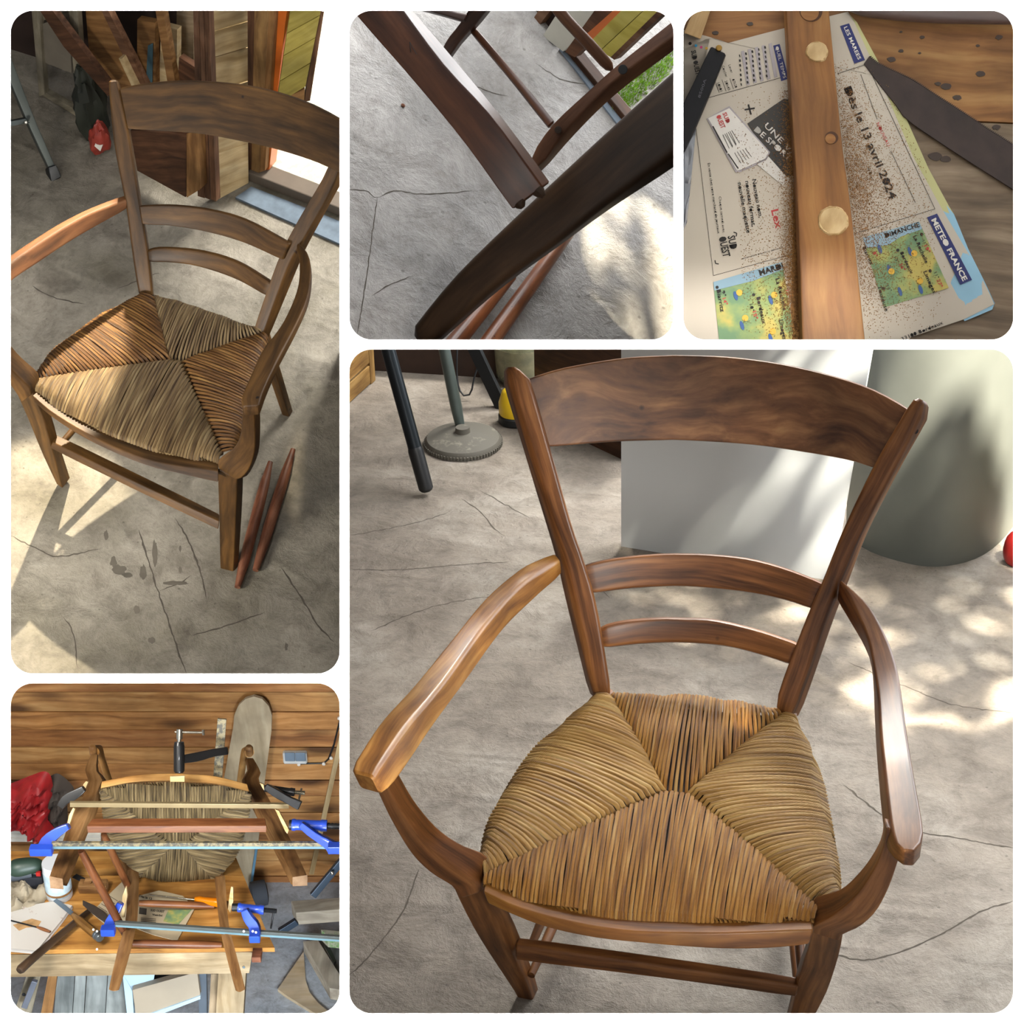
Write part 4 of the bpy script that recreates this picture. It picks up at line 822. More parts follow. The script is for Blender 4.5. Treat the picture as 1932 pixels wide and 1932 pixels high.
mb = MB(); B3(mb, [(780, 12), (840, 30), (876, 40)], [(790, -6), (846, 18), (884, 26)], [(782, 18), (842, 34), (876, 44)], (2.80, 2.79), 0, 0.02, r=0.003, n=6); obj('cross_rail', mb, M_d2, t)
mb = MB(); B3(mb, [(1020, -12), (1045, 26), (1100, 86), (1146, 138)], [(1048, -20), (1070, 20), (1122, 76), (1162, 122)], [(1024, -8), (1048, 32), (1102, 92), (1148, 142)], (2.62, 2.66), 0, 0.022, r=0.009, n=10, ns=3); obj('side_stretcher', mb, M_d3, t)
# round sticks on the floor
for a, b, r0, lb in (((1072, 438), (905, 672), 0.0135, 'round reddish stick on the floor under the dark post, right one of the two'), ((962, 520), (838, 672), 0.0135, 'round reddish stick on the floor under the dark post, left one of the two')):
    p, q = S2.fl(*a, 0.015), S2.fl(*b, 0.015); mb = MB(); tube(mb, cr([p, (p + q) / 2 , q], 10), np.linspace(0.010, r0, 10), 18)
    obj('loose_stick', mb, wood('stick_orange_brown', '#5c3018', '#8c5230', '#ad7450', 0.35, 4, 60, coat=0.3, worm=60.0) if b[0] > 850 else bpy.data.materials['stick_orange_brown'], label=lb, cat='stick', group='loose sticks in the top middle view', cut=C2)
# door corner at upper right
n_, c_ = vplane(S2, (1062, 96), (1172, 232))
def b2(name, poly, off, m, th=0.015, parent=None, g=(0, 1), **kw): return board(S2, name, poly, n_, c_ + off, th, m, parent, cut=C2, g=g, **kw)
s2 = 1 if np.dot(S2.M @ np.array(n_), CAM - S2.P(0, 0, 0)) < 0 else -1
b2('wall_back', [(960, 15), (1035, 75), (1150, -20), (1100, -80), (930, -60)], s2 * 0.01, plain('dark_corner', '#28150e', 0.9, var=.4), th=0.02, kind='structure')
b2('moulding', [(1000, 44), (1012, 54), (1070, -20), (1050, -30)], -s2 * 0.003, M_p3, label='reddish moulding in the dark corner, top middle view', cat='moulding')
b2('boarded_panel', [(1024, 68), (1062, 97), (1128, 38), (1155, -20), (1080, -20)], -s2 * 0.012, plain('pale_blurred_panel', '#b9b6a8', 0.7), label='pale panel corner at the top edge of the top middle view', cat='panel')
b2('trim_9', [(1066, 98), (1084, 108), (1180, 12), (1190, -20), (1150, -20)], -s2 * 0.02, M_p2, kind='structure')
t = thing('open_door', 'yellow green door leaf with an orange edge, upper right of the top middle view', 'door', S2.fl(1130, 150))
b2('door_edge', [(1098, 72), (1112, 82), (1215, -6), (1195, -14)], -s2 * 0.024, M_orange, parent=t)
M_yg2 = wood('lemon_board', '#a89a3c', '#c2b456', '#d2c66c', 0.6, 2.5, 30)
b2('panel_board', [(1112, 80), (1132, 95), (1215, 18), (1240, -20), (1212, -20)], -s2 * 0.026, M_yg2, parent=t)
b2('panel_board', [(1133, 96), (1152, 108), (1258, 6), (1262, -20), (1242, -20), (1216, 19)], -s2 * 0.026, M_yg2, parent=t)
b2('door_stile', [(1152, 108), (1159, 113), (1272, 6), (1272, -18), (1258, 4)], -s2 * 0.028, M_p3, parent=t)
mb = MB(); a, b = S2.fl(1072, 92, 0), S2.fl(1200, 248, 0); dr = nrm(b - a); box(mb, (a + b) / 2, dr * np.linalg.norm(b - a) / 2, np.cross(dr, S2.up) * 0.012, S2.up * 0.012, 0.002); struct('trim_10', mb, M_p2, cut=C2)
mb = MB(); slab(mb, [S2.fl(x, y, 0.003) for x, y in ((1056, 92), (1074, 94), (1200, 250), (1176, 248))], S2.up, 0.003); obj('door_mat', mb, plain('blue_grey_mat_two', '#7f8c99', 0.85), label='blue grey strip along the door sill, top middle view', cat='mat', cut=C2)
M_lawn = speckled('lawn_ground', '#557022', '#86a43c', 60, 0.5, 0.9)
mb = MB(); slab(mb, [S2.fl(x, y, -0.01) for x, y in ((1078, 92), (1212, 262), (1400, 240), (1400, -160), (1140, -120))], S2.up, 0.01); mb.g = [tuple(S2.L(v)) for v in mb.v]; struct('floor', mb, M_lawn, cut=C2)
def grass(S, rect, n, h, m, z=-0.01, cut=None, test=None):
    mb = MB(); x0, y0, x1, y1 = rect; i = 0
    while i < n:
        x, y = random.uniform(x0, x1), random.uniform(y0, y1)
        if test and not test(x, y): continue
        i += 1; p = S.fl(x, y, z); a = random.uniform(0, 6.28); w = (S.x * math.cos(a) + S.y * math.sin(a)) * 0.0016; l = (S.x * random.uniform(-1, 1) + S.y * random.uniform(-1, 1)) * h * 0.4; hh = h * random.uniform(0.6, 1.3)
        mb.add([p - w, p + w, p + w * .6 + l * .4 + S.up * hh * .6, p - w * .6 + l * .4 + S.up * hh * .6, p + l + S.up * hh], [(0, 1, 2, 3), (3, 2, 4)])
    return obj('grass', mb, m, label='short green grass outside the door, top middle view', cat='grass', kind='stuff', cut=cut, smooth=False)
grass(S2, (1150, 90, 1285, 220), 3500, 0.014, plain('grass_blade', '#8fb83a', 0.6, var=0.4, scale=60), cut=C2, test=lambda x, y: y < 205 - (x - 1190) * 0.9 and y > 190 - (x - 1150) * 1.0)

crack(S2, [[(655, 358), (690, 360), (706, 372), (716, 372)], [(716, 372), (745, 360), (790, 366), (850, 364), (890, 360)], [(712, 372), (706, 410), (700, 460), (692, 520), (684, 570), (674, 630)], [(1010, 120), (1060, 150), (1110, 160)], [(890, 160), (930, 175), (960, 182)], [(700, 560), (730, 540), (780, 520)]], fl2, w=0.0011, cut=C2)
mb = MB()
c = S2.fl(760, 200); lathe(mb, c, S2.up, [(0.003, 0), (0.0035, 0.002), (0.001, 0.004)], 8); obj('wood_chip', mb, M_stick, label='tiny tan wood chip on the bare floor left of the broken stretcher', cat='chip')

mb = MB(); q = [W(x, y, 2.2895) for x, y in ((773, 79), (775, 99))]; tube(mb, q, .0005, 5); q = [W(x, y, 2.2895) for x, y in ((773, 79), (780, 92), (786, 102))]; tube(mb, q, .0004, 5)
obj('scratched_mark', mb, M_rubber, st_)

# ================================================================ top right picture: newspaper, chair piece and saw blade on the bench
S3 = mkset((0.01, -0.20, -0.98), 1600, 330, 2.40)
C3 = dict(x0=1280, y1=650)
M_bench3 = wood('bench_plank_worn', '#6e4826', '#92663a', '#ae8350', 0.6, 2.5, 42, knots=1.6, blot=0.4, coat=0.05)
M_bench3b = wood('bench_plank_grey', '#5f5140', '#7d6a54', '#9c8a72', 0.55, 2.5, 45, knots=1.8, blot=0.35)
t = thing('workbench', 'worn planks of the bench top under the newspaper, top right view', 'workbench', S3.fl(1750, 600, -0.04))
for i, (ps, mm) in enumerate((([(1270, -140), (2120, -140), (2120, 239), (1700, 222.5), (1270, 205)], M_bench3), ([(1270, 208), (1700, 225.5), (2120, 243), (2120, 670), (1270, 670)], M_bench3b))):
    mb = MB(); slab(mb, [S3.fl(x, y, 0) for x, y in ps], S3.up, 0.035, grain=S3.fl(1911, 233) - S3.fl(1708, 223)); obj('plank', mb, mm, t, smooth=False, cut=C3)
M_news = plain('newsprint', '#bdb3a2', 0.85, var=0.05, scale=8, bstr=0.05)
M_ink = plain('black_ink', '#26221f', 0.8, var=0.2, scale=90)
M_blue = plain('navy_ink', '#2b3164', 0.75, var=.08)
M_redi = plain('red_ink', '#b5423f', 0.8)
M_wht = plain('white_print', '#d9d4ca', 0.8)
M_yel = plain('yellow_green_print', '#b5b27c', 0.7)
M_cya = plain('sky_blue_print', '#8ab4c8', 0.6)
M_gry = plain('lilac_grey_print', '#a79fa0', 0.85)
M_dkp = plain('dark_photo_print', '#3a3631', 0.7, var=.3)
M_sun = plain('yellow_print', '#cfa43a', 0.7)
M_sea = plain('sea_print', '#8aa6b4', 0.8)
M_cld = plain('cloud_blue_print', '#3e5c8c', 0.8)
def mapmat():
    m, nt, bs = mat('weather_map_print'); n = nd(nt, 'ShaderNodeTexNoise', Scale=28.0, Detail=5.0); lk(nt, grainvec(nt), n.inputs['Vector'])
    lk(nt, ramp(nt, n.outputs['Fac'], [(0.4, srgb('#6c8a66')), (0.52, srgb('#8c9c62')), (0.62, srgb('#b9a95c'))]), bs.inputs['Base Color']); bs.inputs['Roughness'].default_value = 0.8; return m
M_map = mapmat()
_tc = {}
def textmesh(s, bold=0.0, shear=0.0):
    k = (s, bold, shear)
    if k in _tc: return _tc[k]
    cu = bpy.data.curves.new('t', 'FONT'); cu.body = s; cu.resolution_u = 2; cu.offset = bold; cu.shear = shear; cu.fill_mode = 'FRONT'
    o = bpy.data.objects.new('t', cu); COL.objects.link(o); dg = bpy.context.evaluated_depsgraph_get(); me = bpy.data.meshes.new_from_object(o.evaluated_get(dg))
    v = np.array([x.co[:] for x in me.vertices]); f = [tuple(p.vertices) for p in me.polygons]
    bpy.data.objects.remove(o); bpy.data.curves.remove(cu); bpy.data.meshes.remove(me); _tc[k] = (v, f); return _tc[k]
def lett(mb, S, s, a, b, h, z, bold=0.0, shear=0.0):
    """lettering whose baseline runs from pixel a to pixel b, capitals h pixels tall, lying at height z"""
    v, f = textmesh(s, bold, shear); w = v[:, 0].max() - v[:, 0].min(); x0 = v[:, 0].min()
    d = np.array(b, float) - np.array(a, float); u = np.array([d[1], -d[0]]) / np.linalg.norm(d) * h / 0.72
    P = [S.fl(*(np.array(a) + d * (p[0] - x0) / w + u * p[1]), z) for p in v]; mb.add(P, f)
def flatp(mb, S, poly, z, k=0.0004):
    slab(mb, [S.fl(x, y, z) for x, y in poly], S.up, k); return mb
def rule(mb, S, a, b, z, w=0.8):
    d = nrm(np.array(b, float) - np.array(a, float)); n = np.array([-d[1], d[0]]) * w / 2; flatp(mb, S, [np.array(a) + n, np.array(b) + n, np.array(b) - n, np.array(a) - n], z, 0.0002)
def disc(mb, S, c, r, z, ry=None, ang=0, n=16):
    ry = ry or r; ca, sa = math.cos(ang), math.sin(ang)
    flatp(mb, S, [(c[0] + r * math.cos(q) * ca - ry * math.sin(q) * sa, c[1] + r * math.cos(q) * sa + ry * math.sin(q) * ca) for q in [2 * math.pi * i / n for i in range(n)]], z, 0.0002)
news = thing('newspaper', 'open French newspaper dusted with sawdust under the wooden chair piece', 'newspaper', S3.fl(1600, 350, 0))
ZP = 0.0045
def wavy(poly, z, th, nn=26):
    mb = MB(); import bmesh
    from mathutils.geometry import tessellate_polygon
    bm = bmesh.new(); vs = [bm.verts.new((x, y, 0)) for x, y in poly]; bm.faces.new(vs)
    for i in range(1, nn):
        for ax in (0, 1):
            lo = min(p[ax] for p in poly); hi = max(p[ax] for p in poly); no = [0, 0, 0]; no[ax] = 1; co = [0, 0, 0]; co[ax] = lo + (hi - lo) * i / nn
            bmesh.ops.bisect_plane(bm, geom=bm.verts[:] + bm.edges[:] + bm.faces[:], plane_co=co, plane_no=no)
    bm.verts.ensure_lookup_table(); xy = [tuple(v.co[:2]) for v in bm.verts]; f = [tuple(v.index for v in fc.verts) for fc in bm.faces]; bm.free()
    def zz(x, y):
        e = max(0, min(1, (x - 1700) / 160)) * 0.003; return z + 0.3 * e * (math.sin(y * 0.035 + x * 0.02) - 1) + 0.003 * max(0, (70 - y) / 70) ** 2 * (1 if x < 1480 else 0.3)
    mb.add([S3.fl(x, y, zz(x, y)) for x, y in xy], f); return mb
obj('inner_page', wavy([(1600, 24), (1617, 42), (1685, 168), (1752, 318), (1790, 388), (1800, 404), (1827, 470), (1854, 526), (1877, 572), (1872, 582), (1790, 560), (1700, 350), (1590, 60)], 0.0028, 0.001, 12), M_yel, news, cut=C3)
obj('blue_page', wavy([(1783, 384), (1800, 404), (1827, 470), (1856, 528), (1877, 572), (1872, 584), (1820, 606), (1790, 560), (1770, 420)], 0.0033, 0.001, 8), M_cya, news, cut=C3, label='blue printed page edge')
obj('page', wavy([(1270, 50), (1288, 56), (1318, 64), (1347, 72), (1374, 81), (1430, 66), (1484, 52), (1567, 30), (1600, 22), (1612, 42), (1660, 148), (1722, 294), (1776, 392), (1840, 500), (1868, 556), (1876, 574), (1820, 602), (1719, 636), (1690, 665), (1270, 680)], ZP - 0.0008, 0.001), M_news, news, cut=C3)
KS = ('white_lettering', 'photo_lettering', 'red_lettering', 'headline', 'black_lettering', 'table_stripe', 'sun_symbols', 'cloud_symbols', 'envelope_red', 'envelope_lines', 'sea_print')
def prn(name, m, fn, z=None, label=None):
    mb = MB(); fn(mb); return obj(name, mb, m, news, smooth=False, cut=C3, label=label, kind='stuff' if name in KS else None)
Z1, Z2, Z3 = ZP, ZP + 0.0005, ZP + 0.001
prn('weather_map', M_map, lambda q: flatp(q, S3, [(1628, 449), (1734, 418), (1790, 543), (1668, 580)], Z1))
prn('weather_map', M_map, lambda q: flatp(q, S3, [(1346, 533), (1476, 494), (1502, 655), (1358, 655)], Z1))
prn('sea_print', M_sea, lambda q: (flatp(q, S3, [(1628, 448), (1734, 418), (1740, 432), (1700, 446), (1676, 462), (1634, 468)], Z2), flatp(q, S3, [(1346, 532), (1476, 494), (1478, 508), (1420, 530), (1348, 548)], Z2)))
for hb in ([(1749, 410), (1768, 403), (1834, 528), (1812, 537)], [(1585, 49), (1602, 44), (1632, 113), (1612, 120)], [(1459, 86), (1471, 83), (1488, 148), (1474, 153)]): prn('heading_block', M_blue, lambda q: flatp(q, S3, hb, Z1))
prn('white_lettering', M_wht, lambda q: (lett(q, S3, 'METEO FRANCE', (1757, 415), (1817, 531), 10, Z3, 0.03), lett(q, S3, 'LES MAREES', (1592, 52), (1619, 113), 7, Z3, 0.01), lett(q, S3, 'QUEL TEMPS', (1463, 88), (1478, 148), 6, Z3)))
def photo(q): flatp(q, S3, [(1410, 233), (1479, 186), (1500, 190), (1500, 330), (1482, 334), (1449, 294)], Z1)
prn('photo_print', M_dkp, photo)
prn('photo_lettering', M_wht, lambda q: (lett(q, S3, 'UNE VIE', (1441, 238), (1500, 300), 11, Z3, 0.01), lett(q, S3, 'DE SPORT', (1422, 246), (1488, 304), 11, Z3, 0.01), flatp(q, S3, [(1425, 307), (1449, 294), (1490, 340), (1477, 350)], Z2)))
def red(q):
    lett(q, S3, 'NOUVEAU', (1653, 233), (1674, 277), 6.5, Z1); lett(q, S3, 'Lex', (1455, 397), (1464, 432), 14, Z1, 0.02)
    for s, a, b in (('19°', (1743, 464), (1750, 478)), ('14°', (1363, 563), (1367, 576)), ('15°', (1420, 588), (1424, 603)), ('27°', (1767, 528), (1773, 543)), ('26°', (1696, 498), (1703, 512)), ('8°', (1646, 476), (1650, 486)), ('12°', (1482, 548), (1486, 562))): lett(q, S3, s, a, b, 7, Z3, 0.015)
prn('red_lettering', M_redi, red)
def big(q): lett(q, S3, 'Dès le 13 avril 2024', (1592, 167), (1679, 377), 15, Z1, 0.02)
prn('headline', M_ink, big)
def ink(q):
    for s, a, b, h, bo in (('Nouveau nom,', (1419, 339), (1432, 411), 8, .018), ('nouveau format,', (1406, 342), (1419, 428), 8, .018), ('nouvelle maquette', (1392, 345), (1409, 440), 8, .018), ('En vente chez votre marchand de journaux', (1335, 308), (1354, 441), 5, .012),
        ('Chaque samedi avec', (1356, 371), (1364, 439), 5, 0), ('SUD', (1373, 446), (1378, 471), 14, .025), ('OUEST', (1356, 448), (1365, 486), 14, .025), ('SUD OUEST', (1304, 96), (1313, 142), 9, .025), ('DIMANCHE', (1671, 449), (1736, 427), 9, .02), ('MARDI', (1434, 520), (1479, 506), 11, .03),
        ('Biarritz', (1352, 547), (1360, 589), 8, .015), ('Bordeaux', (1427, 561), (1439, 612), 8, .015), ('La Rochelle', (1463, 526), (1478, 586), 8, .015), ('Limoges', (1470, 604), (1477, 641), 8, .015), ('Toulouse', (1655, 540), (1670, 588), 8, .015), ('Bordeaux', (1698, 477), (1718, 517), 7, .015),
        ('La Rochelle', (1723, 446), (1746, 497), 7, .015), ('Limoges', (1742, 513), (1761, 554), 7, .015), ('Biarritz', (1627, 467), (1642, 500), 7, .015), ('9°', (1361, 549), (1364, 560), 7, 0), ('10°', (1414, 574), (1417, 588), 7, 0), ('11°', (1740, 455), (1745, 464), 6, 0), ('11°', (1762, 515), (1767, 526), 6, 0), ('13°', (1686, 486), (1692, 497), 6, 0), ('13°', (1672, 540), (1678, 551), 6, 0),
        ('Lever', (1374, 123), (1379, 138), 5, 0), ('07h20', (1381, 150), (1387, 166), 5, 0), ('Coucher', (1362, 125), (1369, 146), 5, 0), ('20h45', (1367, 153), (1374, 171), 5, 0), ('10h01', (1353, 157), (1359, 173), 5, 0), ('33100 Bordeaux', (1702, 643), (1780, 611), 7, .01), ('commercialisé le dimanche sur abonnement', (1399, 490), (1477, 468), 3.5, 0), ('Sud Ouest', (1635, 314), (1644, 342), 6, 0)):
        lett(q, S3, s, a, b, h, Z3, bo)
    for a, b in (((1331, 186), (1489, 142)), ((1312, 232), (1346, 520)), ((1346, 520), (1500, 478)), ((1580, 139), (1636, 121)), ((1636, 121), (1764, 394)), ((1764, 394), (1612, 441)), ((1314, 142), (1331, 186)), ((1624, 140), (1655, 225)), ((1681, 285), (1727, 382))): rule(q, S3, a, b, Z1)
    for p in ((1377, 148, 1384, 168), (1362, 150, 1370, 172), (1349, 152, 1357, 175)): rule(q, S3, p[:2], p[2:], Z1, 0.6)
    rule(q, S3, (1405, 207), (1424, 204), Z1, 3); rule(q, S3, (1412, 197), (1417, 216), Z1, 3)
    for a, b, c_ in (((1384, 438), (1390, 440), (1389, 446)), ((1356, 498), (1350, 497), (1349, 491))): rule(q, S3, a, b, Z1, 2); rule(q, S3, b, c_, Z1, 2)
    disc(q, S3, (1302, 82), 3, Z1)
    for c in ((1353, 542), (1422, 556), (1739, 442), (1694, 472), (1755, 511), (1667, 544)): disc(q, S3, c, 3, Z3)
    for r_ in range(7):
        for c in range(5):
            x = 1395 + c * 12 + r_ * 0.5 + (c * 0); y = 103 + c * -4 + r_ * 9; rule(q, S3, (x, y), (x + 1.2, y + 4.5), Z2, 3.0 if (r_ + c) % 3 else 2)
prn('black_lettering', M_ink, ink)
def cols(q):
    for i in range(5):
        x = 1398 + i * 13; y = 97 - i * 3.6; flatp(q, S3, [(x, y), (x + 6, y - 1.6), (x + 17, y + 62), (x + 11, y + 64)], Z1)
prn('table_stripe', M_gry, cols)
def dots(q):
    for c in ((1740, 443), (1695, 473)): disc(q, S3, c, 1.8, Z3 + .0003)
def suns(q):
    for c in ((1395, 552), (1461, 556), (1406, 600), (1458, 625), (1725, 478), (1682, 512), (1736, 530)): disc(q, S3, c, 6, Z3)
def clouds(q):
    for c in ((1388, 558), (1454, 566), (1400, 614), (1454, 638), (1717, 474), (1678, 508), (1737, 546), (1660, 470), (1698, 550)): disc(q, S3, c, 9, Z2 + 0.0003, 3.6, 1.25)
prn('sun_symbols', M_sun, suns); prn('cloud_symbols', M_cld, clouds)
prn('colour_dot', plain('cyan_print', '#3aa0cc', .7), lambda q: disc(q, S3, (1313, 86), 2.6, Z1)); prn('colour_dot', plain('magenta_print', '#c4417a', .7), lambda q: disc(q, S3, (1323, 89), 2.6, Z1)); prn('colour_dot', M_sun, lambda q: disc(q, S3, (1333, 91), 2.6, Z1))
# printed envelope picture
prn('envelope_print', M_wht, lambda q: flatp(q, S3, [(1336, 223), (1376, 204), (1450, 287), (1444, 299), (1398, 320), (1390, 322)], Z3))
prn('envelope_shadow', M_gry, lambda q: flatp(q, S3, [(1333, 224), (1376, 200), (1453, 287), (1446, 302), (1398, 324), (1388, 325)], Z2))
prn('envelope_red', M_redi, lambda q: (lett(q, S3, 'SUD', (1363, 214), (1371, 233), 8, Z3 + .0006, .025), lett(q, S3, 'OUEST', (1351, 219), (1361, 243), 9, Z3 + .0006, .025)))
def envl(q):
    rule(q, S3, (1345, 238), (1372, 288), Z3 + .0006, 2.2); rule(q, S3, (1374, 290), (1393, 318), Z3 + .0006, 2.0)
    for i in range(6): rule(q, S3, (1364 + i * 3.3, 254 - i * 1.6), (1376 + i * 3.3 + (i % 2) * 3, 280 - i * 2), Z3 + .0006, 0.9)
    for i in range(5): rule(q, S3, (1386 + i * 5, 288 - i * 2), (1398 + i * 5, 308 - i * 3), Z3 + .0006, 0.8)
prn('envelope_lines', M_ink, envl)
# chair piece with plugs
M_piece = wood('chair_piece_wood', '#68411f', '#8c5e30', '#a47642', 0.5, 2.5, 40, blot=0.3, bstr=0.1)
t = thing('chair_part', 'light brown wooden chair piece with two pale round plugs lying across the newspaper', 'wood piece', S3.fl(1560, 330, 0.006))
zt = 0.030; fz = lambda P, z: [S3.fl(x, y, z) for x, y in cr(P, 16)]
Lp = [(1481, -20), (1494, 219), (1504, 371), (1514, 670)]; Rp = [(1561, -20), (1590, 270), (1606, 388), (1636, 670)]
mb = MB(); E1 = fz(Lp, zt); E2 = fz(Rp, zt); beam(mb, E1, E2, [e - S3.up * 0.022 for e in E1], 0.0035, 2, (0, 0)); obj('body', mb, M_piece, t, cut=C3)
M_plug = wood('pale_plug', '#a98a5c', '#c4a778', '#d8c094', 0.7, 30, 12, blot=0.2); M_gl = speckled('dried_glue', '#a08050', '#c9ad7c', 90, 0.5, 0.8); M_hole = plain('scorched_hole', '#4a2c14', 0.8, var=.3)
for (x, y, r) in ((1541.5, 98, 19), (1572, 417, 26)):
    pr = r / 3600 * 2.37; c = S3.fl(x, y, zt); mb = MB(); lathe(mb, c, S3.up, [(pr, -0.004), (pr, 0.0014), (pr * 0.94, 0.002), (0.0005, 0.0022)], 36); L0 = S3.L(c); mb.g = [((S3.L(v) - L0)[0], (S3.L(v) - L0)[1], (S3.L(v) - L0)[2]) for v in mb.v]; p = obj('plug', mb, M_plug, t)
    mb = MB(); n = 48; vs = []; fs = []
    for i in range(n):
        a = 2 * math.pi * i / n; ro = pr * (1.10 + 0.16 * abs(mnoise.noise(Vector((math.cos(a) * 2 + x, math.sin(a) * 2, 0))))); dv = S3.x * math.cos(a) + S3.y * math.sin(a)
        vs += [c + dv * pr * 0.97 + S3.up * 0.0018, c + dv * (pr + ro) / 2 + S3.up * 0.0022, c + dv * ro + S3.up * 0.0002]
    for i in range(n):
        j = (i + 1) % n; fs += [(3 * i, 3 * j, 3 * j + 1, 3 * i + 1), (3 * i + 1, 3 * j + 1, 3 * j + 2, 3 * i + 2)]
    mb.add(vs, fs); obj('glue_ring', mb, M_gl, p)
for (x, y, r) in ((1569, 260, 12.5), (1530, 21, 22)):
    c = S3.fl(x, y, zt); pr = r / 3600 * 2.37; mb = MB(); lathe(mb, c, S3.up, [(pr, -0.002), (pr, 0.0006), (pr * .86, 0.0008), (0.0005, 0.0008)], 30); k = obj('old_knot', mb, M_hole, t, cut=C3)
    mb = MB(); c2 = S3.fl(x - 2.5, y + 2.5, zt); lathe(mb, c2, S3.up, [(pr * .8, -0.001), (pr * .8, 0.0011), (0.0005, 0.0012)], 26); obj('knot_face', mb, M_piece, k, cut=C3)
# sawdust
def dust(name, S, n, sampler, m, label, z=0.006, s0=0.0009, cut=None, zfn=None):
    mb = MB(); 
    for _ in range(n):
        x, y = sampler(); p = S.fl(x, y, (zfn(x, y) if zfn else z) + random.uniform(0, 0.0006)); s = s0 * random.uniform(0.5, 1.5); a = random.uniform(0, 6.28); e1 = (S.x * math.cos(a) + S.y * math.sin(a)) * s; e2 = (-S.x * math.sin(a) + S.y * math.cos(a)) * s * 0.7
        mb.add([p - e1, p + e2, p + e1, p - e2, p + S.up * s * 0.8], [(0, 1, 4), (1, 2, 4), (2, 3, 4), (3, 0, 4)])
    return obj(name, mb, m, label=label, cat='sawdust', kind='stuff', smooth=False, cut=cut)
M_dust = plain('sawdust_grain', '#8a6234', 0.9, var=0.45, scale=300)
def lx3(y): return np.interp(y, [20, 219, 371, 641], [1483, 1494, 1504, 1514])
def rx3(y): return np.interp(y, [20, 270, 388, 641], [1564, 1590, 1606, 1634])
def smp():
    while True:
        if random.random() < 0.55:
            y = random.triangular(150, 645, 560) if random.random() < .8 else random.uniform(170, 645); x = lx3(y) - abs(random.gauss(0, 5 + 14 * (y / 640))) - 0
            if random.random() < .15: x = lx3(y) - random.uniform(0, 110)
        else:
            y = random.triangular(110, 645, 350); x = rx3(y) + abs(random.gauss(0, 22 + y * 0.05)); 
            if random.random() < .25: x = rx3(y) + random.uniform(0, 150)
        if 1320 < x < 1860 and 70 < y < 648 and x < 1620 + (y - 40) * 0.46: return x, y
dust('sawdust', S3, 22000, smp, M_dust, 'brown sawdust scattered on the newspaper on both sides of the wood piece', cut=C3, s0=0.00062)
def smp2():
    y = random.triangular(300, 648, 600); return lx3(y) - abs(random.gauss(0, 9)), y
mb = MB()
def ridge(u, v):
    y = 300 + 350 * u; w = 6 + 20 * u; x = lx3(y) + 2 - w * v; return S3.fl(x, y, ZP - 0.001 + 0.006 * u * math.sin(math.pi * (0.5 + v * 0.5)) * (0.7 + 0.5 * mnoise.noise(Vector((x * .15, y * .15, 0)))))
sheet(mb, ridge, 60, 8); obj('sawdust_heap', mb, speckled('sawdust_heap_brown', '#5e3f1e', '#a87c44', 260, 0.5, 0.95), label='long heap of brown sawdust against the left side of the wood piece', cat='sawdust', kind='stuff', cut=C3)
# hacksaw blade with teeth
M_saw = plain('rusty_saw_steel', '#362a25', 0.65, 0.2, 0.3, 30, bstr=.1)
t = thing('saw_blade', 'rusty toothed saw blade lying on the bench to the right of the newspaper', 'saw', S3.fl(1790, 230, 0))
up_ = [(1640, 106), (1661, 122), (1720, 150), (1765, 179), (1815, 211), (1860, 241), (1911, 273), (1990, 324)]; lo_ = [(1630, 120), (1660, 160), (1692, 200), (1712, 226), (1780, 273), (1840, 312), (1911, 357), (1990, 408)]
mb = MB(); E1 = [S3.fl(x, y, 0.007) for x, y in cr(up_, 20)]; E2 = [S3.fl(x, y, 0.006) for x, y in cr(lo_, 20)]; beam(mb, E1, E2, [e - S3.up * 0.0025 for e in E1], 0.0006); obj('blade', mb, M_saw, t)
mb = MB(); tp = cr(up_[:-1], 90)
for i in range(len(tp) - 1):
    a, b = tp[i], tp[i + 1]; d = nrm(b - a); nn = np.array([d[1], -d[0]]); c = b + nn * 3.6; slab(mb, [S3.fl(*a, 0.007), S3.fl(*b, 0.007), S3.fl(*c, 0.007)], S3.up, 0.002)
obj('teeth', mb, M_saw, t, kind='stuff', smooth=False)
# black plastic tool at left
mb = MB(); z = 0.024; beam(mb, [S3.fl(x, y, z) for x, y in cr([(1341, 87), (1315, 142), (1288, 197), (1262, 252)], 8)], [S3.fl(x, y, z) for x, y in cr([(1369, 101), (1340, 172), (1313, 236), (1288, 290)], 8)], [S3.fl(x, y, 0.008) for x, y in cr([(1343, 90), (1317, 145), (1290, 200), (1264, 255)], 8)], 0.002); t = thing('black_tool', 'black plastic bar shaped tool lying on the newspaper at its left edge', 'tool', S3.fl(1320, 180, 0.006)); obj('bar', mb, plain('black_plastic', '#131215', 0.6, var=.2, spec=.25), t, cut=C3)
mb = MB(); lett(mb, S3, '8500A', (1321, 185), (1333, 150), 5, z + 0.0006); obj('moulded_mark', mb, plain('grey_moulding', '#4a4a50', .4), t, smooth=False)
mb = MB(); lathe(mb, S3.fl(1356, 92, z - .001), S3.up, [(0.004, 0), (0.004, 0.003), (0.002, 0.004)], 14); obj('brass_tip', mb, plain('brass', '#8a6a30', .4, .7), t)
mb = MB()
sheet(mb, lambda u, v: S3.fl(*(np.array([1262, 262]) * (1 - u) * (1 - v) + np.array([1314, 236]) * u * (1 - v) + np.array([1262, 500]) * (1 - u) * v + np.array([1296, 420]) * u * v), 0.009 + 0.006 * mnoise.noise(Vector((u * 5, v * 9, 0)))), 16, 30); obj('plastic_bag', mb, glassy('thin_plastic_film', '#c8ccd4', 0.2, 0.6), label='crinkled clear plastic film at the left edge, top right view', cat='plastic bag', cut=C3)
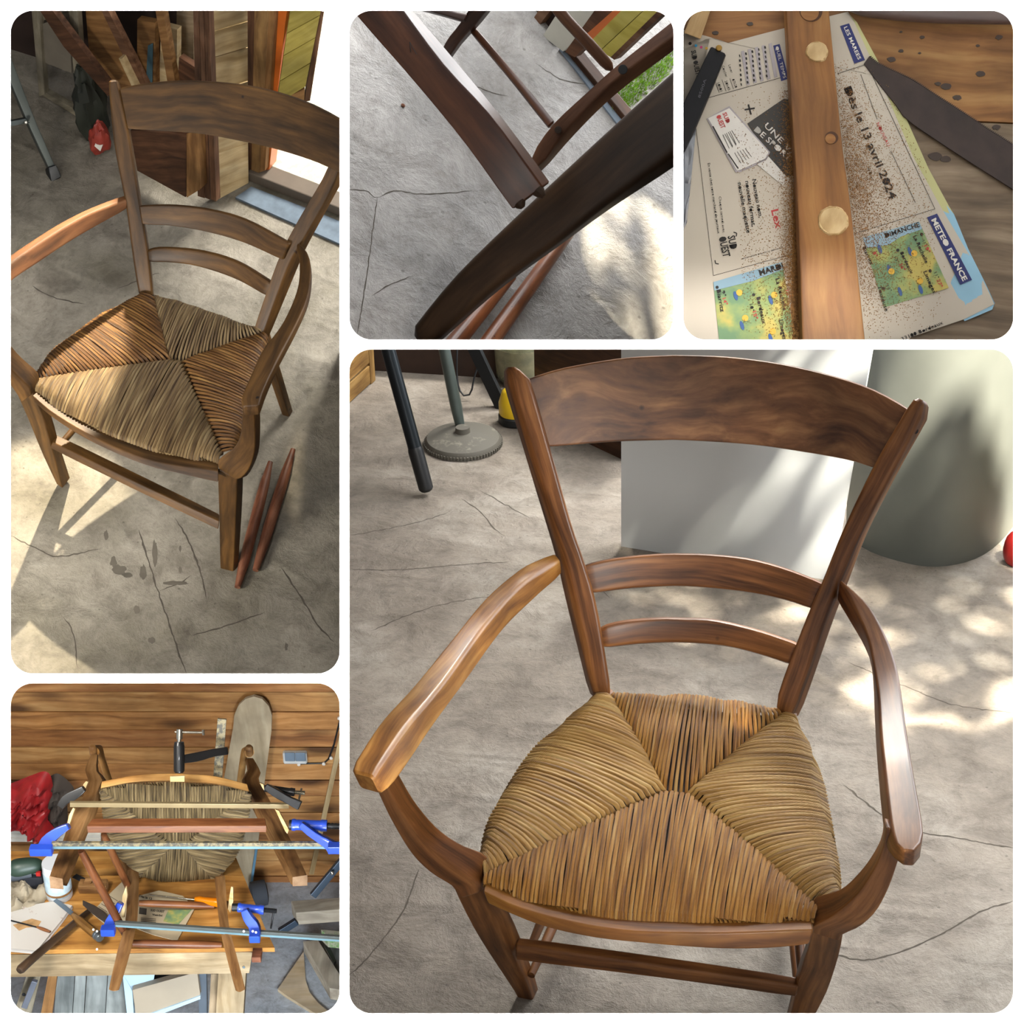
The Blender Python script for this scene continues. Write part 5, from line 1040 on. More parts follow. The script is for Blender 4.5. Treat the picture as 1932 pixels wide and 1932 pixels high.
# pale wood corner and brown rim at the top
mb = MB(); beam(mb, [S3.fl(1325, -20, 0.03), S3.fl(1290, 62, 0.03)], [S3.fl(1352, -12, 0.03), S3.fl(1322, 74, 0.03)], [S3.fl(1325, -20, 0.006), S3.fl(1290, 62, 0.006)], 0.001); obj('pale_batten', mb, wood('pale_batten_wood', '#a98350', '#c8a470', '#dcbf90', .6), label='pale wooden batten end at the top left corner of the bench', cat='batten', cut=C3)
mb = MB(); tube(mb, [S3.fl(x, y, 0.018) for x, y in cr([(1600, -2), (1625, 14), (1680, 22), (1760, 28), (1840, 30), (1980, 31)], 24)], 0.0105, 16); obj('brown_pipe', mb, plain('brown_enamel_pipe', '#5b4a44', 0.35, var=.15, coat=.3), label='brown curved tube along the top edge of the bench', cat='tube', cut=C3)
# dark paint drops on the bench
mb = MB()
for (x, y, r) in ((1682, 112, 8), (1740, 70, 5), (1850, 139, 9), (1785, 163, 10), (1806, 184, 8), (1770, 158, 6), (1765, 295, 13), (1784, 300, 10), (1350, 62, 6), (1415, 45, 6), (1700, 96, 5), (1880, 240, 8), (1757, 232, 4), (1885, 70, 7), (1845, 86, 4), (1700, 60, 3), (1735, 100, 3)):
    mb2 = [S3.fl(x + r * math.cos(a) * (1 + .35 * mnoise.noise(Vector((x, a, 0)))), y + r * .6 * math.sin(a) * (1 + .5 * mnoise.noise(Vector((y, a * 2, 0)))), 0.0008) for a in np.linspace(0, 2 * math.pi, 15)[:-1]]; slab(mb, mb2, S3.up, 0.0006)
obj('paint_drops', mb, plain('dark_drips', '#3a2b20', 0.6), bpy.data.objects['workbench'], kind='stuff', smooth=False, cut=C3)

# ================================================================ bottom left picture: the chair clamped upside down on the workbench
S5 = mkset((0.0, -0.86, -0.51), 330, 1800, 5.44)
C5 = dict(x1=650, y0=1280)
R5 = np.array([[0.98021, -0.12341, -0.1548], [0.01275, 0.81967, -0.57269], [0.19756, 0.55938, 0.80503]]); T5 = [-0.9386, 1.3358, 5.3442]
SC = Set(np.array([R5[:, 0], -R5[:, 1], -R5[:, 2]]).T, T5)
FZ = -0.75
yw = S5.L(S5.fl(560, 1662, FZ))[1]
# wall of planks
M_pine = [wood('pine_wall_%s' % n, *c, 0.55, 2.2, 34, knots=2.4, blot=0.25, coat=0.08) for n, c in (('amber', ('#85582e', '#b07c46', '#ca9860')), ('brown', ('#784e2a', '#a06c3e', '#bc8a54')), ('honey', ('#8a5e34', '#b4844e', '#cca068')))]
zof = lambda px, py: S5.L(S5.hit(px, py, (0, 1, 0), yw))
seams = [1240, 1271, 1304, 1341, 1375, 1408, 1439, 1470, 1500, 1531, 1561, 1592, 1622, 1651, 1680]
mb = MB(); xa, xb = zof(-300, 1450)[0], zof(660, 1450)[0]; slab(mb, [S5.P(xa, yw + .015, FZ), S5.P(xb, yw + .015, FZ), S5.P(xb, yw + .015, 1.1), S5.P(xa, yw + .015, 1.1)], -S5.y, 0.03); wall5 = struct('wall_back', mb, M_dark, cut=C5)
for i in range(len(seams) - 1):
    zt_, zb_ = zof(330, seams[i])[2], zof(330, seams[i + 1])[2]
    mb = MB(); o_ = (i % 2) * 0.002; box(mb, S5.P((xa + xb) / 2, yw + 0.004 - o_, (zt_ + zb_) / 2), S5.x * (xb - xa) / 2, S5.y * 0.01, S5.up * ((zt_ - zb_) / 2 - 0.0012), 0.002)
    obj('plank', mb, M_pine[i % 3], wall5, cut=C5, kind='structure')
M_conc5 = concrete('concrete_floor_bluish', '#a9b2bd', '#bfc8d2', '#d2d8de', seed=22.0, bst=0.6, crack=.5)
struct('floor', poly_floor(S5, (-250, 1500, 660, 2250), FZ), M_conc5, cut=C5)
# ---- bench
M_top5 = wood('bench_top_wood', '#8a5a2a', '#b5803f', '#cf9c58', 0.5, 2.5, 30, knots=2.0, blot=0.35, coat=0.05)
M_ap5 = wood('bench_apron_wood', '#7f6c50', '#9c8868', '#b5a384', 0.65, 2.5, 30, knots=1.5, blot=0.35)
bench = thing('workbench', 'wooden workbench with a thick pale front beam carrying the clamped chair', 'workbench', S5.P(0, 0.3, FZ))
f5 = lambda x, y, z=0.0: S5.fl(x, y, z)
rows = [(1794, 1748), (1747, 1700), (1699, 1652), (1651, 1606)]
rx = lambda y: 515 + (445 - 515) * (1787 - y) / (1787 - 1617)
for i, (a, b) in enumerate(rows):
    ps = [f5(-150, a), f5(rx(a), a - 6 if i == 0 else a), f5(rx(b), b), f5(-150, b)]; mb = MB(); slab(mb, ps, S5.up, 0.016, grain=S5.x); obj('top_plank', mb, M_top5, bench, smooth=False, cut=C5)
def vb(name, poly, y, th, m, parent=None, S=S5, cut=C5, **kw): return board(S, name, poly, (0, 1, 0), y, th, m, parent, cut=cut, **kw)
vb('front_beam', [(-150, 1803), (476, 1797), (470, 1836), (300, 1839), (-150, 1846)], 0.02, 0.06, M_ap5, bench)
vb('leg', [(412, 1836), (464, 1834), (454, 1990), (403, 1990)], 0.05, 0.05, M_ap5, bench, g=(0, 3))
vb('leg', [(398, 1838), (412, 1838), (403, 1990), (390, 1990)], 0.09, 0.03, M_p5, bench, g=(0, 3))
mb = MB(); lathe(mb, S5.hit(460, 1825, (0, 1, 0), 0.017), -S5.y, [(0.004, 0), (0.004, 0.001), (0.002, 0.0015)], 16); obj('screw_head', mb, plain('zinc_screw', '#9fb4c0', .3, .8), bench)
mb = MB(); box(mb, S5.hit(485, 1802, (0, 1, 0), 0.0), S5.x * 0.013, S5.y * 0.02, S5.up * 0.010, 0.001); obj('end_block', mb, M_stick, bench)
# ---- the clamped chair
M_c5 = wood('chair_wood_warm', '#5a3a1e', '#876038', '#a67e52', 0.5, 3, 40, blot=0.3); M_c5r = wood('chair_wood_red', '#48240f', '#6e4022', '#8d5a34', 0.45, 3, 40, coat=.1, blot=0.25)
M_c5l = wood('fresh_rail_wood', '#9a6a34', '#bd8c4e', '#d2a566', 0.5, 2.5, 40)
ch = thing('armchair', 'armchair lying on its back on the workbench, held by clamps', 'chair', SC.P(0, 0, 0))
mb = MB(); B3(mb, [(184, 1423), (182, 1454), (193, 1469), (186, 1487), (176, 1511), (166, 1535), (147, 1584), (118, 1658), (125, 1677)][:8] + [(114, 1670)], [(172, 1423), (160, 1452), (166, 1469), (163, 1485), (153, 1510), (134, 1541), (118, 1586), (93, 1653), (95, 1664)],
              [(186, 1424), (186, 1454), (200, 1469), (198, 1487), (190, 1511), (181, 1540), (164, 1578), (137, 1648), (127, 1672)], (5.69, 5.5, 5.4, 5.05), 0.0, 0.03, r=0.002, n=26); obj('front_leg', mb, M_c5, ch)
mb = MB(); B3(mb, [(465, 1430), (470, 1453), (461, 1472), (483, 1515), (518, 1582), (552, 1655), (552, 1670)], [(478, 1430), (492, 1457), (489, 1474), (511, 1513), (542, 1571), (579, 1651), (580, 1668)], [(462, 1434), (466, 1455), (456, 1476), (474, 1522), (507, 1586), (542, 1655), (548, 1668)], (5.78, 5.6, 5.5, 5.17), 0.0, 0.03, r=0.002, n=26); obj('front_leg', mb, M_c5, ch)
for pl, w in (([(178, 1418), (186, 1410), (192, 1432), (206, 1475)], 0), ([(470, 1420), (463, 1414), (458, 1440), (453, 1478)], 1)):
    mb = MB(); q = edge(pl, (5.72, 5.95), 12); tube(mb, q, [0.016] + [0.011] * 11, 12); obj('armrest', mb, M_c5l, ch)
    mb = MB(); c = W(176 if not w else 470, 1415, 5.72); lathe(mb, c - S5.up * .02, S5.up, [(0.008, 0), (0.0125, 0.006), (0.0125, 0.028), (0.008, 0.035)], 20); obj('arm_tip', mb, M_c5, ch)
mb = MB(); B3(mb, [(190, 1487), (248, 1476), (323, 1472), (356, 1474), (412, 1479), (470, 1492)], [(192, 1474), (259, 1462), (321, 1459), (348, 1460), (404, 1464), (466, 1479)], [(190, 1489), (248, 1478), (323, 1474), (356, 1476), (412, 1481), (470, 1494)], (5.44, 5.50), 0.01, 0.02, r=0.002, n=20); obj('seat_rail', mb, M_c5l, ch)
mb = MB(); B3(mb, [(163, 1559), (503, 1558)], [(174, 1544), (500, 1543)], [(165, 1572), (503, 1571)], (5.27, 5.37), 0.02, 0.008, r=0.002, n=6); obj('front_stretcher', mb, M_c5r, ch)
mb = MB(); B3(mb, [(250, 1640), (250, 1733), (235, 1790), (214, 1871)], [(239, 1640), (236, 1733), (220, 1795), (203, 1868)], [(264, 1646), (260, 1731), (249, 1790), (226, 1869)], (5.57, 5.20), 0.01, 0.012, r=0.004, n=10); obj('rear_leg', mb, M_c5, ch)
mb = MB(); B3(mb, [(412, 1654), (420, 1738), (431, 1783), (452, 1874)], [(403, 1654), (412, 1738), (421, 1785), (443, 1870)], [(426, 1651), (432, 1738), (442, 1781), (465, 1867)], (5.56, 5.18), 0.01, 0.012, r=0.004, n=10); obj('rear_leg', mb, M_c5, ch)
for a, b, d0, d1, r in (((262, 1704), (404, 1709), 5.55, 5.6, 7), ((250, 1780), (418, 1783), 5.42, 5.47, 8), ((196, 1575), (250, 1690), 5.32, 5.58, 7), ((153, 1605), (240, 1770), 5.2, 5.42, 8)):
    mb = MB(); q = np.linspace(W(*a, d0), W(*b, d1), 9); tube(mb, q, r / 3600 * (d0 + d1) / 2 * np.array([.8, .95, 1, 1, 1, 1, 1, .95, .8]), 14); obj('stretcher', mb, M_c5r, ch)
M_r5 = rushmat('rush_under_pale', ['#4c4030', '#84714e', '#a8926a', '#cbb68a'])
K1, K2 = (325, 1598), (345, 1598); FL_, FR_, BR_, BL_ = (196, 1492), (464, 1497), (400, 1658), (266, 1650); zs = -0.43
strands(SC, 0, 0, [FL_, K1, K2, FR_], [(192, 1489), (248, 1479), (323, 1475), (356, 1477), (412, 1482), (468, 1494)], 54, zs, M_r5, ch, crown=0.0, lip=.01)
strands(SC, 0, 0, [BL_, K1, K2, BR_], [(262, 1654), (300, 1666), (340, 1669), (370, 1668), (402, 1661)], 34, zs, M_r5, ch, i0=100, crown=0.0, lip=.02)
strands(SC, 0, 0, [FL_, K1, K1, BL_], [(188, 1494), (192, 1540), (205, 1590), (222, 1620), (262, 1650)], 34, zs, M_r5, ch, i0=200, crown=0.0, lip=.02)
strands(SC, 0, 0, [FR_, K2, K2, BR_], [(474, 1498), (474, 1530), (462, 1578), (447, 1617), (428, 1643), (404, 1660)], 36, zs, M_r5, ch, i0=300, crown=0.0, lip=.02)
mb = MB(); slab(mb, [SC.fl(x, y, zs - .012) for x, y in ((196, 1492), (323, 1480), (465, 1496), (470, 1530), (440, 1620), (400, 1655), (330, 1662), (268, 1648), (212, 1595))], SC.up, 0.01); obj('seat_frame', mb, plain('straw_core', '#5c4c34', .9), ch)
# back of the chair, lying on the bench behind the seat
for a, b in (((258, 1652), (205, 1600)), ((415, 1655), (470, 1600))):
    pa, pb2 = SC.P(-0.126 if a[0] < 300 else 0.126, 0.0, -0.43), SC.P(-0.2 if a[0] < 300 else 0.2, -0.1, -0.88); mb = MB(); bar(mb, pa, pb2, 0.03, 0.03, up=S5.up, r=.004); obj('back_post', mb, M_c5, ch)
mb = MB(); bar(mb, SC.P(-0.19, -0.1, -0.82), SC.P(0.19, -0.1, -0.82), 0.1, 0.018, up=SC.y, r=.003); obj('crest_rail', mb, M_c5, ch)
# ---- clamps
M_egr = wood('end_grain_wood', '#7a5c42', '#94765a', '#a88b6e', .8, 30, 30)
M_bl = plain('blue_enamel', '#2346b4', 0.35, 0.0, 0.15, coat=.3); M_bk = plain('black_enamel', '#1b1a1a', 0.35, 0.1, 0.25, coat=.2); M_chr = plain('chrome', '#cfcabb', 0.15, 1.0, .05)
M_bar = speckled('steel_bar_dusty', '#565248', '#8c8062', 60, 0.5, 0.5, 0.35, (1, 1, 1)); M_zn = plain('zinc_plate_edge', '#70909a', 0.4, 0.3); M_gold = plain('worn_gilt_bar', '#9c8a66', 0.4, 0.5, .15); M_thr = plain('dark_thread', '#2b2c2e', .4, .5)
M_shim = wood('pale_shim', '#c09a60', '#dcbc86', '#ecd4a6', .6, 3, 60)
def cbar(t, a, b, d0, d1, h, m=M_bar, me=None, cut=None):
    A, B = W(*a, d0), W(*b, d1); mb = MB(); u = nrm(CAM - A); bar(mb, A, B, 0.010, h, up=S5.up, r=.001); o = obj('bar', mb, m, t, cut=cut)
    if me:
        t_ = nrm(B - A); s_ = nrm(np.cross(t_, S5.up)); s_ = s_ if np.dot(s_, CAM - A) > 0 else -s_; mb = MB(); bar(mb, A - S5.up * h * .28 + s_ * 0.0055, B - S5.up * h * .28 + s_ * .0055, 0.001, h * .42, up=S5.up, r=.0003); obj('bar_edge', mb, me, o, cut=cut)
def screw(t, pad, c0, c1, c2, d, rc, m, tip=True, hdl=None, ms=M_thr):
    mb = MB(); tube(mb, [W(*pad, d), W(*c0, d)], rc * 0.95, 14); obj('pad', mb, M_rubber, t)
    P = [W(c0[0] + (c1[0] - c0[0]) * k, c0[1] + (c1[1] - c0[1]) * k, d) for k in (0, .08, .12, .8, .84, 1)]; mb = MB(); tube(mb, P, [rc * 1.1, rc * 1.15, rc, rc, rc * 1.15, rc * 1.1], 16); obj('screw_housing', mb, m, t)
    mb = MB(); n = 26; tube(mb, np.linspace(W(*c1, d), W(*c2, d), n), [rc * (.62 if i % 2 else .5) for i in range(n)], 10); obj('thread', mb, ms, t)
    if hdl: mb = MB(); tube(mb, [W(*hdl[0], d), W(*hdl[1], d)], 0.0028, 8); obj('handle_bar', mb, ms, t)
def jaw(t, pts, w, d, m, name='jaw', th=0.02):
    """flat arm along a pixel line, w pixels wide"""
    P = cr(pts, 8); tn = np.gradient(P, axis=0); nn = np.array([[-q[1], q[0]] / np.linalg.norm(q) for q in tn]); ww = np.interp(np.linspace(0, 1, 8), np.linspace(0, 1, len(np.atleast_1d(w))), np.atleast_1d(w))[:, None]
    dd = np.interp(np.linspace(0, 1, 8), [0, 1], [d, d] if np.isscalar(d) else d)
    E1 = [W(*p, q) for p, q in zip(P - nn * ww / 2, dd)]; E2 = [W(*p, q) for p, q in zip(P + nn * ww / 2, dd)]; v = R4.T @ np.array([0, 0, th]); mb = MB(); beam(mb, E1, E2, [e + v for e in E1], 0.003); obj(name, mb, m, t)
t = thing('bar_clamp', 'black clamp standing upright on the curved seat rail, with a chrome handle', 'clamp', W(338, 1468, 5.42))
mb = MB(); bar(mb, W(419, 1356, 5.52), W(410, 1480, 5.56), 0.026, 0.008, up=S5.y, r=.001); obj('bar', mb, M_bar, t)
jaw(t, [(346, 1433), (375, 1428), (402, 1421), (429, 1417)], (16, 17, 14, 15), (5.42, 5.5), M_bk, 'sliding_arm')
P = [W(338, y, 5.42) for y in (1458, 1454, 1407, 1405, 1400)]; mb = MB(); tube(mb, P, [.012, .0155, .0155, .0145, .0135], 18); obj('screw_housing', mb, M_bk, t)
mb = MB(); tube(mb, [W(338, 1402, 5.42), W(338, 1392, 5.42)], .006, 10); obj('thread', mb, M_chr, t)
mb = MB(); tube(mb, [W(338.5, 1394, 5.42), W(339, 1376, 5.42)], .0092, 14); obj('screw_head', mb, M_chr, t); mb = MB(); tube(mb, [W(330, 1381, 5.42), W(384, 1382, 5.42)], .0034, 8); obj('handle_bar', mb, M_chr, t)
mb = MB(); tube(mb, [W(383, 1377, 5.42), W(384, 1387, 5.42)], .004, 8); obj('handle_end', mb, M_chr, t)
t = thing('bar_clamp', 'long black clamp with a gilt bar, topmost of those laid across the chair legs', 'clamp', W(340, 1530, 5.28))
cbar(t, (132, 1517), (545, 1520), 5.3, 5.38, .0155, M_gold)
jaw(t, [(112, 1524), (122, 1510), (140, 1500), (158, 1488)], (14, 20, 12), 5.36, M_bk); jaw(t, [(500, 1484), (520, 1497), (545, 1511), (566, 1521)], (12, 16, 14, 18), 5.37, M_bk, 'sliding_arm')
screw(t, (499, 1488), (507, 1488), (556, 1495), (575, 1496), 5.42, .0105, M_bk, hdl=((569, 1487), (563, 1513)), ms=M_chr)
t = thing('bar_clamp', 'blue clamp with a dusty bar across both front legs, below the gilt bar', 'clamp', W(340, 1602, 5.1))
cbar(t, (98, 1594), (700, 1594), 5.12, 5.2, .020, M_bar, M_zn, cut=C5)
jaw(t, [(80, 1606), (88, 1588), (106, 1572), (128, 1560)], (26, 24, 18, 12), 5.12, M_bl, th=.03); mb = MB()
jaw(t, [(566, 1556), (585, 1572), (606, 1586), (620, 1594), (630, 1606)], (12, 14, 14, 18, 24), 5.16, M_bl, 'sliding_arm', th=.03)
screw(t, (546, 1556), (551, 1556), (617, 1558), (700, 1562), 5.2, .0145, M_bl)
t = thing('bar_clamp', 'blue clamp across the rear legs, lowest on the bench', 'clamp', W(340, 1760, 5.33))
cbar(t, (217, 1742), (700, 1774), 5.36, 5.40, .017, plain('grey_bar', '#5e6360', .4, .5), M_zn, cut=C5)
jaw(t, [(203, 1754), (208, 1738), (217, 1722), (226, 1705)], (20, 18, 14, 12), 5.37, M_bl, th=.03); jaw(t, [(460, 1718), (468, 1735), (478, 1748), (482, 1768)], (14, 18, 20, 20), 5.36, M_bl, 'sliding_arm', th=.03)
screw(t, (438, 1712), (449, 1712), (498, 1717), (522, 1719), 5.42, .012, M_bl, hdl=((516, 1720), (511, 1752)))
for nm_, x_, y_, d_, wx in (('bar_clamp.002', 78, 1604, 5.10, 21), ('bar_clamp.002', 632, 1600, 5.14, 13), ('bar_clamp.003', 204, 1756, 5.35, 13), ('bar_clamp.003', 481, 1768, 5.34, 10)):
    q = W(x_, y_, d_); mb = MB(); box(mb, q, S5.x * wx / 3600 * d_ , S5.y * .012, S5.up * .0125, .002); obj('jaw_end', mb, M_bl, bpy.data.objects[nm_])
for nm_, pts_ in (('L', [(118, 1658, 5.05), (93, 1653, 5.05), (95, 1676, 5.03), (120, 1678, 5.03)]), ('R', [(552, 1655, 5.165), (580, 1651, 5.165), (580, 1671, 5.15), (552, 1672, 5.15)])):
    ps = [W(x, y, d - .006) for x, y, d in pts_]; mb = MB(); slab(mb, ps, nrm(CAM - ps[0]), .004); obj('end_grain', mb, M_egr, ch, smooth=False)
for pl, d, lb in (([(126, 1557), (130, 1538), (138, 1524), (141, 1526), (132, 1552), (130, 1561)], 5.3, 'pale shim under the upper blue clamp, left side'), ([(157, 1487), (157, 1480), (162, 1474), (166, 1475), (160, 1490)], 5.42, 'small pale shim beside the left arm support'),
                  ([(519, 1527), (526, 1530), (545, 1566), (542, 1573), (538, 1568)], 5.32, 'long pale shim between right front leg and blue clamp'), ([(490, 1477), (497, 1480), (499, 1492), (495, 1486)], 5.45, 'small pale shim beside the right arm support'),
                  ([(436, 1673), (440, 1674), (440, 1700), (434, 1722), (430, 1715), (433, 1690)], 5.5, 'pale plywood shim by the right rear leg'), ([(238, 1672), (240, 1690), (236, 1712), (234, 1731), (229, 1731), (231, 1690)], 5.45, 'split pale shim by the left rear leg'),
                  ([(321, 1465), (348, 1464), (348, 1475), (321, 1475)], 5.40, 'pale block under the upright black clamp')):
    ps = [W(x, y, d) for x, y in pl]; mb = MB(); slab(mb, ps, R4.T @ np.array([0, 0, -1.0]), 0.012); obj('wood_shim', mb, M_shim, label=lb, cat='shim', smooth=False)
# ---- things behind
M_brd = wood('old_board_beige', '#94856a', '#ad9d82', '#c0b296', .7, 2, 20)
yb5 = yw - 0.04
mb = MB(); top = [(440, 1372), (442, 1350), (450, 1331), (463, 1319), (479, 1314), (495, 1319), (507, 1332), (513, 1350), (512, 1380), (499, 1477), (487, 1592), (474, 1692), (430, 1640), (423, 1466)]
ps = [S5.hit(x, y, (0, 1, 0), yb5) for x, y in top]; slab(mb, ps, -S5.y, 0.012, grain=S5.up); t = thing('longboard', 'tall beige board with a rounded top leaning on the pine wall', 'board', ps[11]); obj('deck', mb, M_brd, t, smooth=False)
mb = MB(); bar(mb, S5.hit(484, 1600, (0, 1, 0), yb5 - .008), S5.hit(471, 1690, (0, 1, 0), yb5 - .008), 0.010, 0.006, up=S5.y); obj('edge_band', mb, plain('blue_edge', '#5f87a0', .5), t)
t = thing('wall_socket', 'double grey switch box on the pine wall, with a white rim', 'switch', S5.hit(557, 1440, (0, 1, 0), yw - .008)); hq = lambda x, y, o=0.0: S5.hit(x, y, (0, 1, 0), yw - .008 - o)
c = hq(557, 1428, .004); mb = MB(); box(mb, c, S5.x * .041, S5.y * .012, S5.up * .025, .006); obj('housing', mb, plain('white_plastic', '#c4c6c4', .4), t)
for x in (547, 567): mb = MB(); box(mb, hq(x, 1428, .017), S5.x * .0175, S5.y * .003, S5.up * .019, .003); obj('rocker', mb, plain('slate_plastic', '#6a7a8a', .4), t)
mb = MB(); tube(mb, [hq(x, y, .004) for x, y in ((564, 1441), (611, 1440), (620, 1432), (630, 1405), (641, 1360), (652, 1310))], .003, 8); t = thing('cable', 'dark cable clipped along the pine wall beside the switch box', 'cable', hq(611, 1440, .004)); obj('wire', mb, M_rubber, t, cut=C5)
for x, y in ((564, 1441), (611, 1440), (625, 1429), (640, 1354)): mb = MB(); lathe(mb, hq(x, y, .004), -S5.y, [(.006, 0), (.006, .006), (.003, .008)], 12); obj('clip', mb, M_wht, t, cut=C5)
vb('trim_11', [(641, 1385), (650, 1385), (592, 1650), (583, 1650)], yw - .03, .02, M_p4, kind='structure', g=(0, 3))
# red jacket
M_jack = plain('red_nylon', '#9c1c20', .55, 0, .2, 40, coat=.05); M_lin = plain('dark_lining', '#3a322c', .8)
def heap(poly, z0, zh, m, name, label, cat, S=S5, cut=C5, seed=0.0, fold=26.0, z=0.0, parent=None):
    """crumpled cloth lying on the plane z inside a pixel outline"""
    c = np.mean(np.array(poly, float), axis=0); P = cr(list(poly) + [poly[0]], 49)[:-1]; mb = MB()
    def fn(u, v):
        p = c + (P[int(round(u * 48)) % 48] - c) * v; q = Vector((p[0] / fold, p[1] / fold, seed)); h = (1 - v ** 3) * zh * (0.75 + 0.9 * mnoise.fractal(q, 1.0, 2.2, 4)) + .25 * zh * (1 - v * v) * abs(mnoise.noise(q * 2.3))
        return S.fl(p[0], p[1], z) + S.up * max(0.001, h)
    sheet(mb, fn, 48, 14); return obj(name, mb, m, parent, label=label, cat=cat, cut=cut)
def cloth_v(poly, yl, dep, m, name, label, cat, seed=0.0, fold=22.0, parent=None):
    c = np.mean(np.array(poly, float), axis=0); P = cr(list(poly) + [poly[0]], 49)[:-1]; mb = MB()
    def fn(u, v):
        p = c + (P[int(round(u * 48)) % 48] - c) * v; q = Vector((p[0] / fold, p[1] / fold * 1.4, seed)); h = (1 - v ** 4) * dep * (0.8 + 0.8 * mnoise.fractal(q, 1.0, 2.2, 4)) + .2 * dep * (1 - v * v) * abs(mnoise.noise(q * 2.5))
        return S5.hit(p[0], p[1], (0, 1, 0), yl) - S5.y * max(0.001, h)
    sheet(mb, fn, 48, 14); return obj(name, mb, m, parent, label=label, cat=cat, cut=C5)
t = thing('red_jacket', 'crumpled red padded jacket behind the bench at the left edge', 'jacket', S5.hit(60, 1565, (0, 1, 0), yw - .15))
cloth_v([(-20, 1490), (20, 1478), (60, 1462), (86, 1455), (98, 1470), (101, 1512), (92, 1528), (20, 1535), (-20, 1535)], yw - .16, .09, M_jack, 'sleeve', None, None, 1.0, parent=t); cloth_v([(-20, 1535), (40, 1522), (92, 1524), (90, 1545), (102, 1563), (84, 1574), (60, 1568), (20, 1549), (-20, 1545)], yw - .18, .08, M_jack, 'body', None, None, 4.0, parent=t)
cloth_v([(92, 1465), (112, 1460), (140, 1488), (128, 1515), (126, 1550), (100, 1560), (88, 1545), (96, 1520)], yw - .12, .07, M_lin, 'lining', None, None, 8.0, parent=t)
t = thing('wall_radiator', 'white slatted panel low behind the bench at the left edge', 'panel', S5.hit(60, 1590, (0, 1, 0), yw - .1))
for k in range(3): vb('slat', [(-60, 1566 + k * 7.5), (190, 1568 + k * 7.5), (190, 1574.5 + k * 7.5), (-60, 1572.5 + k * 7.5)], yw - .08 - k * .004, .01, plain('white_slat_%s' % 'abc'[k], '#d5d2c8', .6), t)
# drill and battery
b5 = lambda x, y, z: S5.fl(x, y, z)
M_grn = plain('dark_green_plastic', '#26382e', .45, var=.15); t = thing('power_drill', 'dark green cordless drill with a red switch, at the left end of the bench', 'drill', b5(50, 1655, 0.0))
mb = MB(); tube(mb, np.linspace(b5(18, 1640, .075), b5(80, 1630, .075), 9), [.020, .026, .028, .028, .027, .026, .024, .02, .012], 18); obj('motor_body', mb, M_grn, t)
mb = MB(); tube(mb, np.linspace(b5(20, 1650, .055), b5(60, 1645, .055), 5), .021, 16); obj('grip', mb, plain('grey_rubber', '#3a4048', .6), t)
mb = MB(); box(mb, b5(73, 1650, .055), S5.x * .007, S5.y * .006, S5.up * .011, .002); obj('switch', mb, M_red, t)
t = thing('black_case', 'black battery case with white marking beside the glue tin', 'case', b5(62, 1668, 0)); mb = MB(); box(mb, b5(62, 1660, .028), S5.x * .038, S5.y * .022, S5.up * .026, .006); obj('case', mb, plain('black_case_plastic', '#1c1f26', .4), t)
mb = MB(); box(mb, b5(68, 1648, .0545) , S5.x * .016, S5.y * .0022, S5.up * .0004, .0002); obj('marking', mb, M_wht, t)
for a, b, lb in (((23, 1668), (42, 1636), 'right one of two tan wooden tool handles at the far left of the bench'), ((16, 1654), (34, 1630), 'left one of two tan wooden tool handles at the far left of the bench')):
    mb = MB(); tube(mb, np.linspace(b5(*a, .012), b5(*b, .018), 7), [.006, .009, .010, .009, .0095, .009, .006], 12); obj('tool_handle', mb, wood('handle_tan', '#8a5e30', '#b58548', '#cfa468', .5) if a[0] == 23 else bpy.data.materials['handle_tan'], label=lb, cat='handle')
heap([(-10, 1672), (20, 1660), (50, 1655), (74, 1636), (82, 1652), (92, 1672), (101, 1690), (86, 1698), (80, 1712), (58, 1722), (30, 1730), (-10, 1735)], 0, .045, plain('stained_rag', '#8f8470', .9, 0, .3, 25), 'rag', 'crumpled beige and grey rag on the left of the bench', 'rag', seed=3.0)
# glue tin
c = b5(113, 1690, 0); t = thing('glue_tin', 'white tin with a printed label standing behind the left front leg', 'tin', c); rt = 25 / 3600 * 5.5
mb = MB(); lathe(mb, c, S5.up, [(rt * .96, 0), (rt, .004), (rt, .125), (rt * .97, .13), (rt * .9, .13), (.001, .13)], 36); obj('tin', mb, plain('white_tin', '#ccd0d4', .3, 0, .03, coat=.3), t)
mb = MB(); lathe(mb, c, S5.up, [(rt + .0004, .018), (rt + .0008, .019), (rt + .0008, .1), (rt + .0004, .101)], 36); obj('label', mb, plain('blue_label', '#a9bcc6', .5, var=.2, scale=60), t)
mb = MB(); lathe(mb, c, S5.up, [(rt + .001, .024), (rt + .0012, .025), (rt + .0012, .031), (rt + .001, .032)], 36); obj('label_band', mb, M_p1, t)
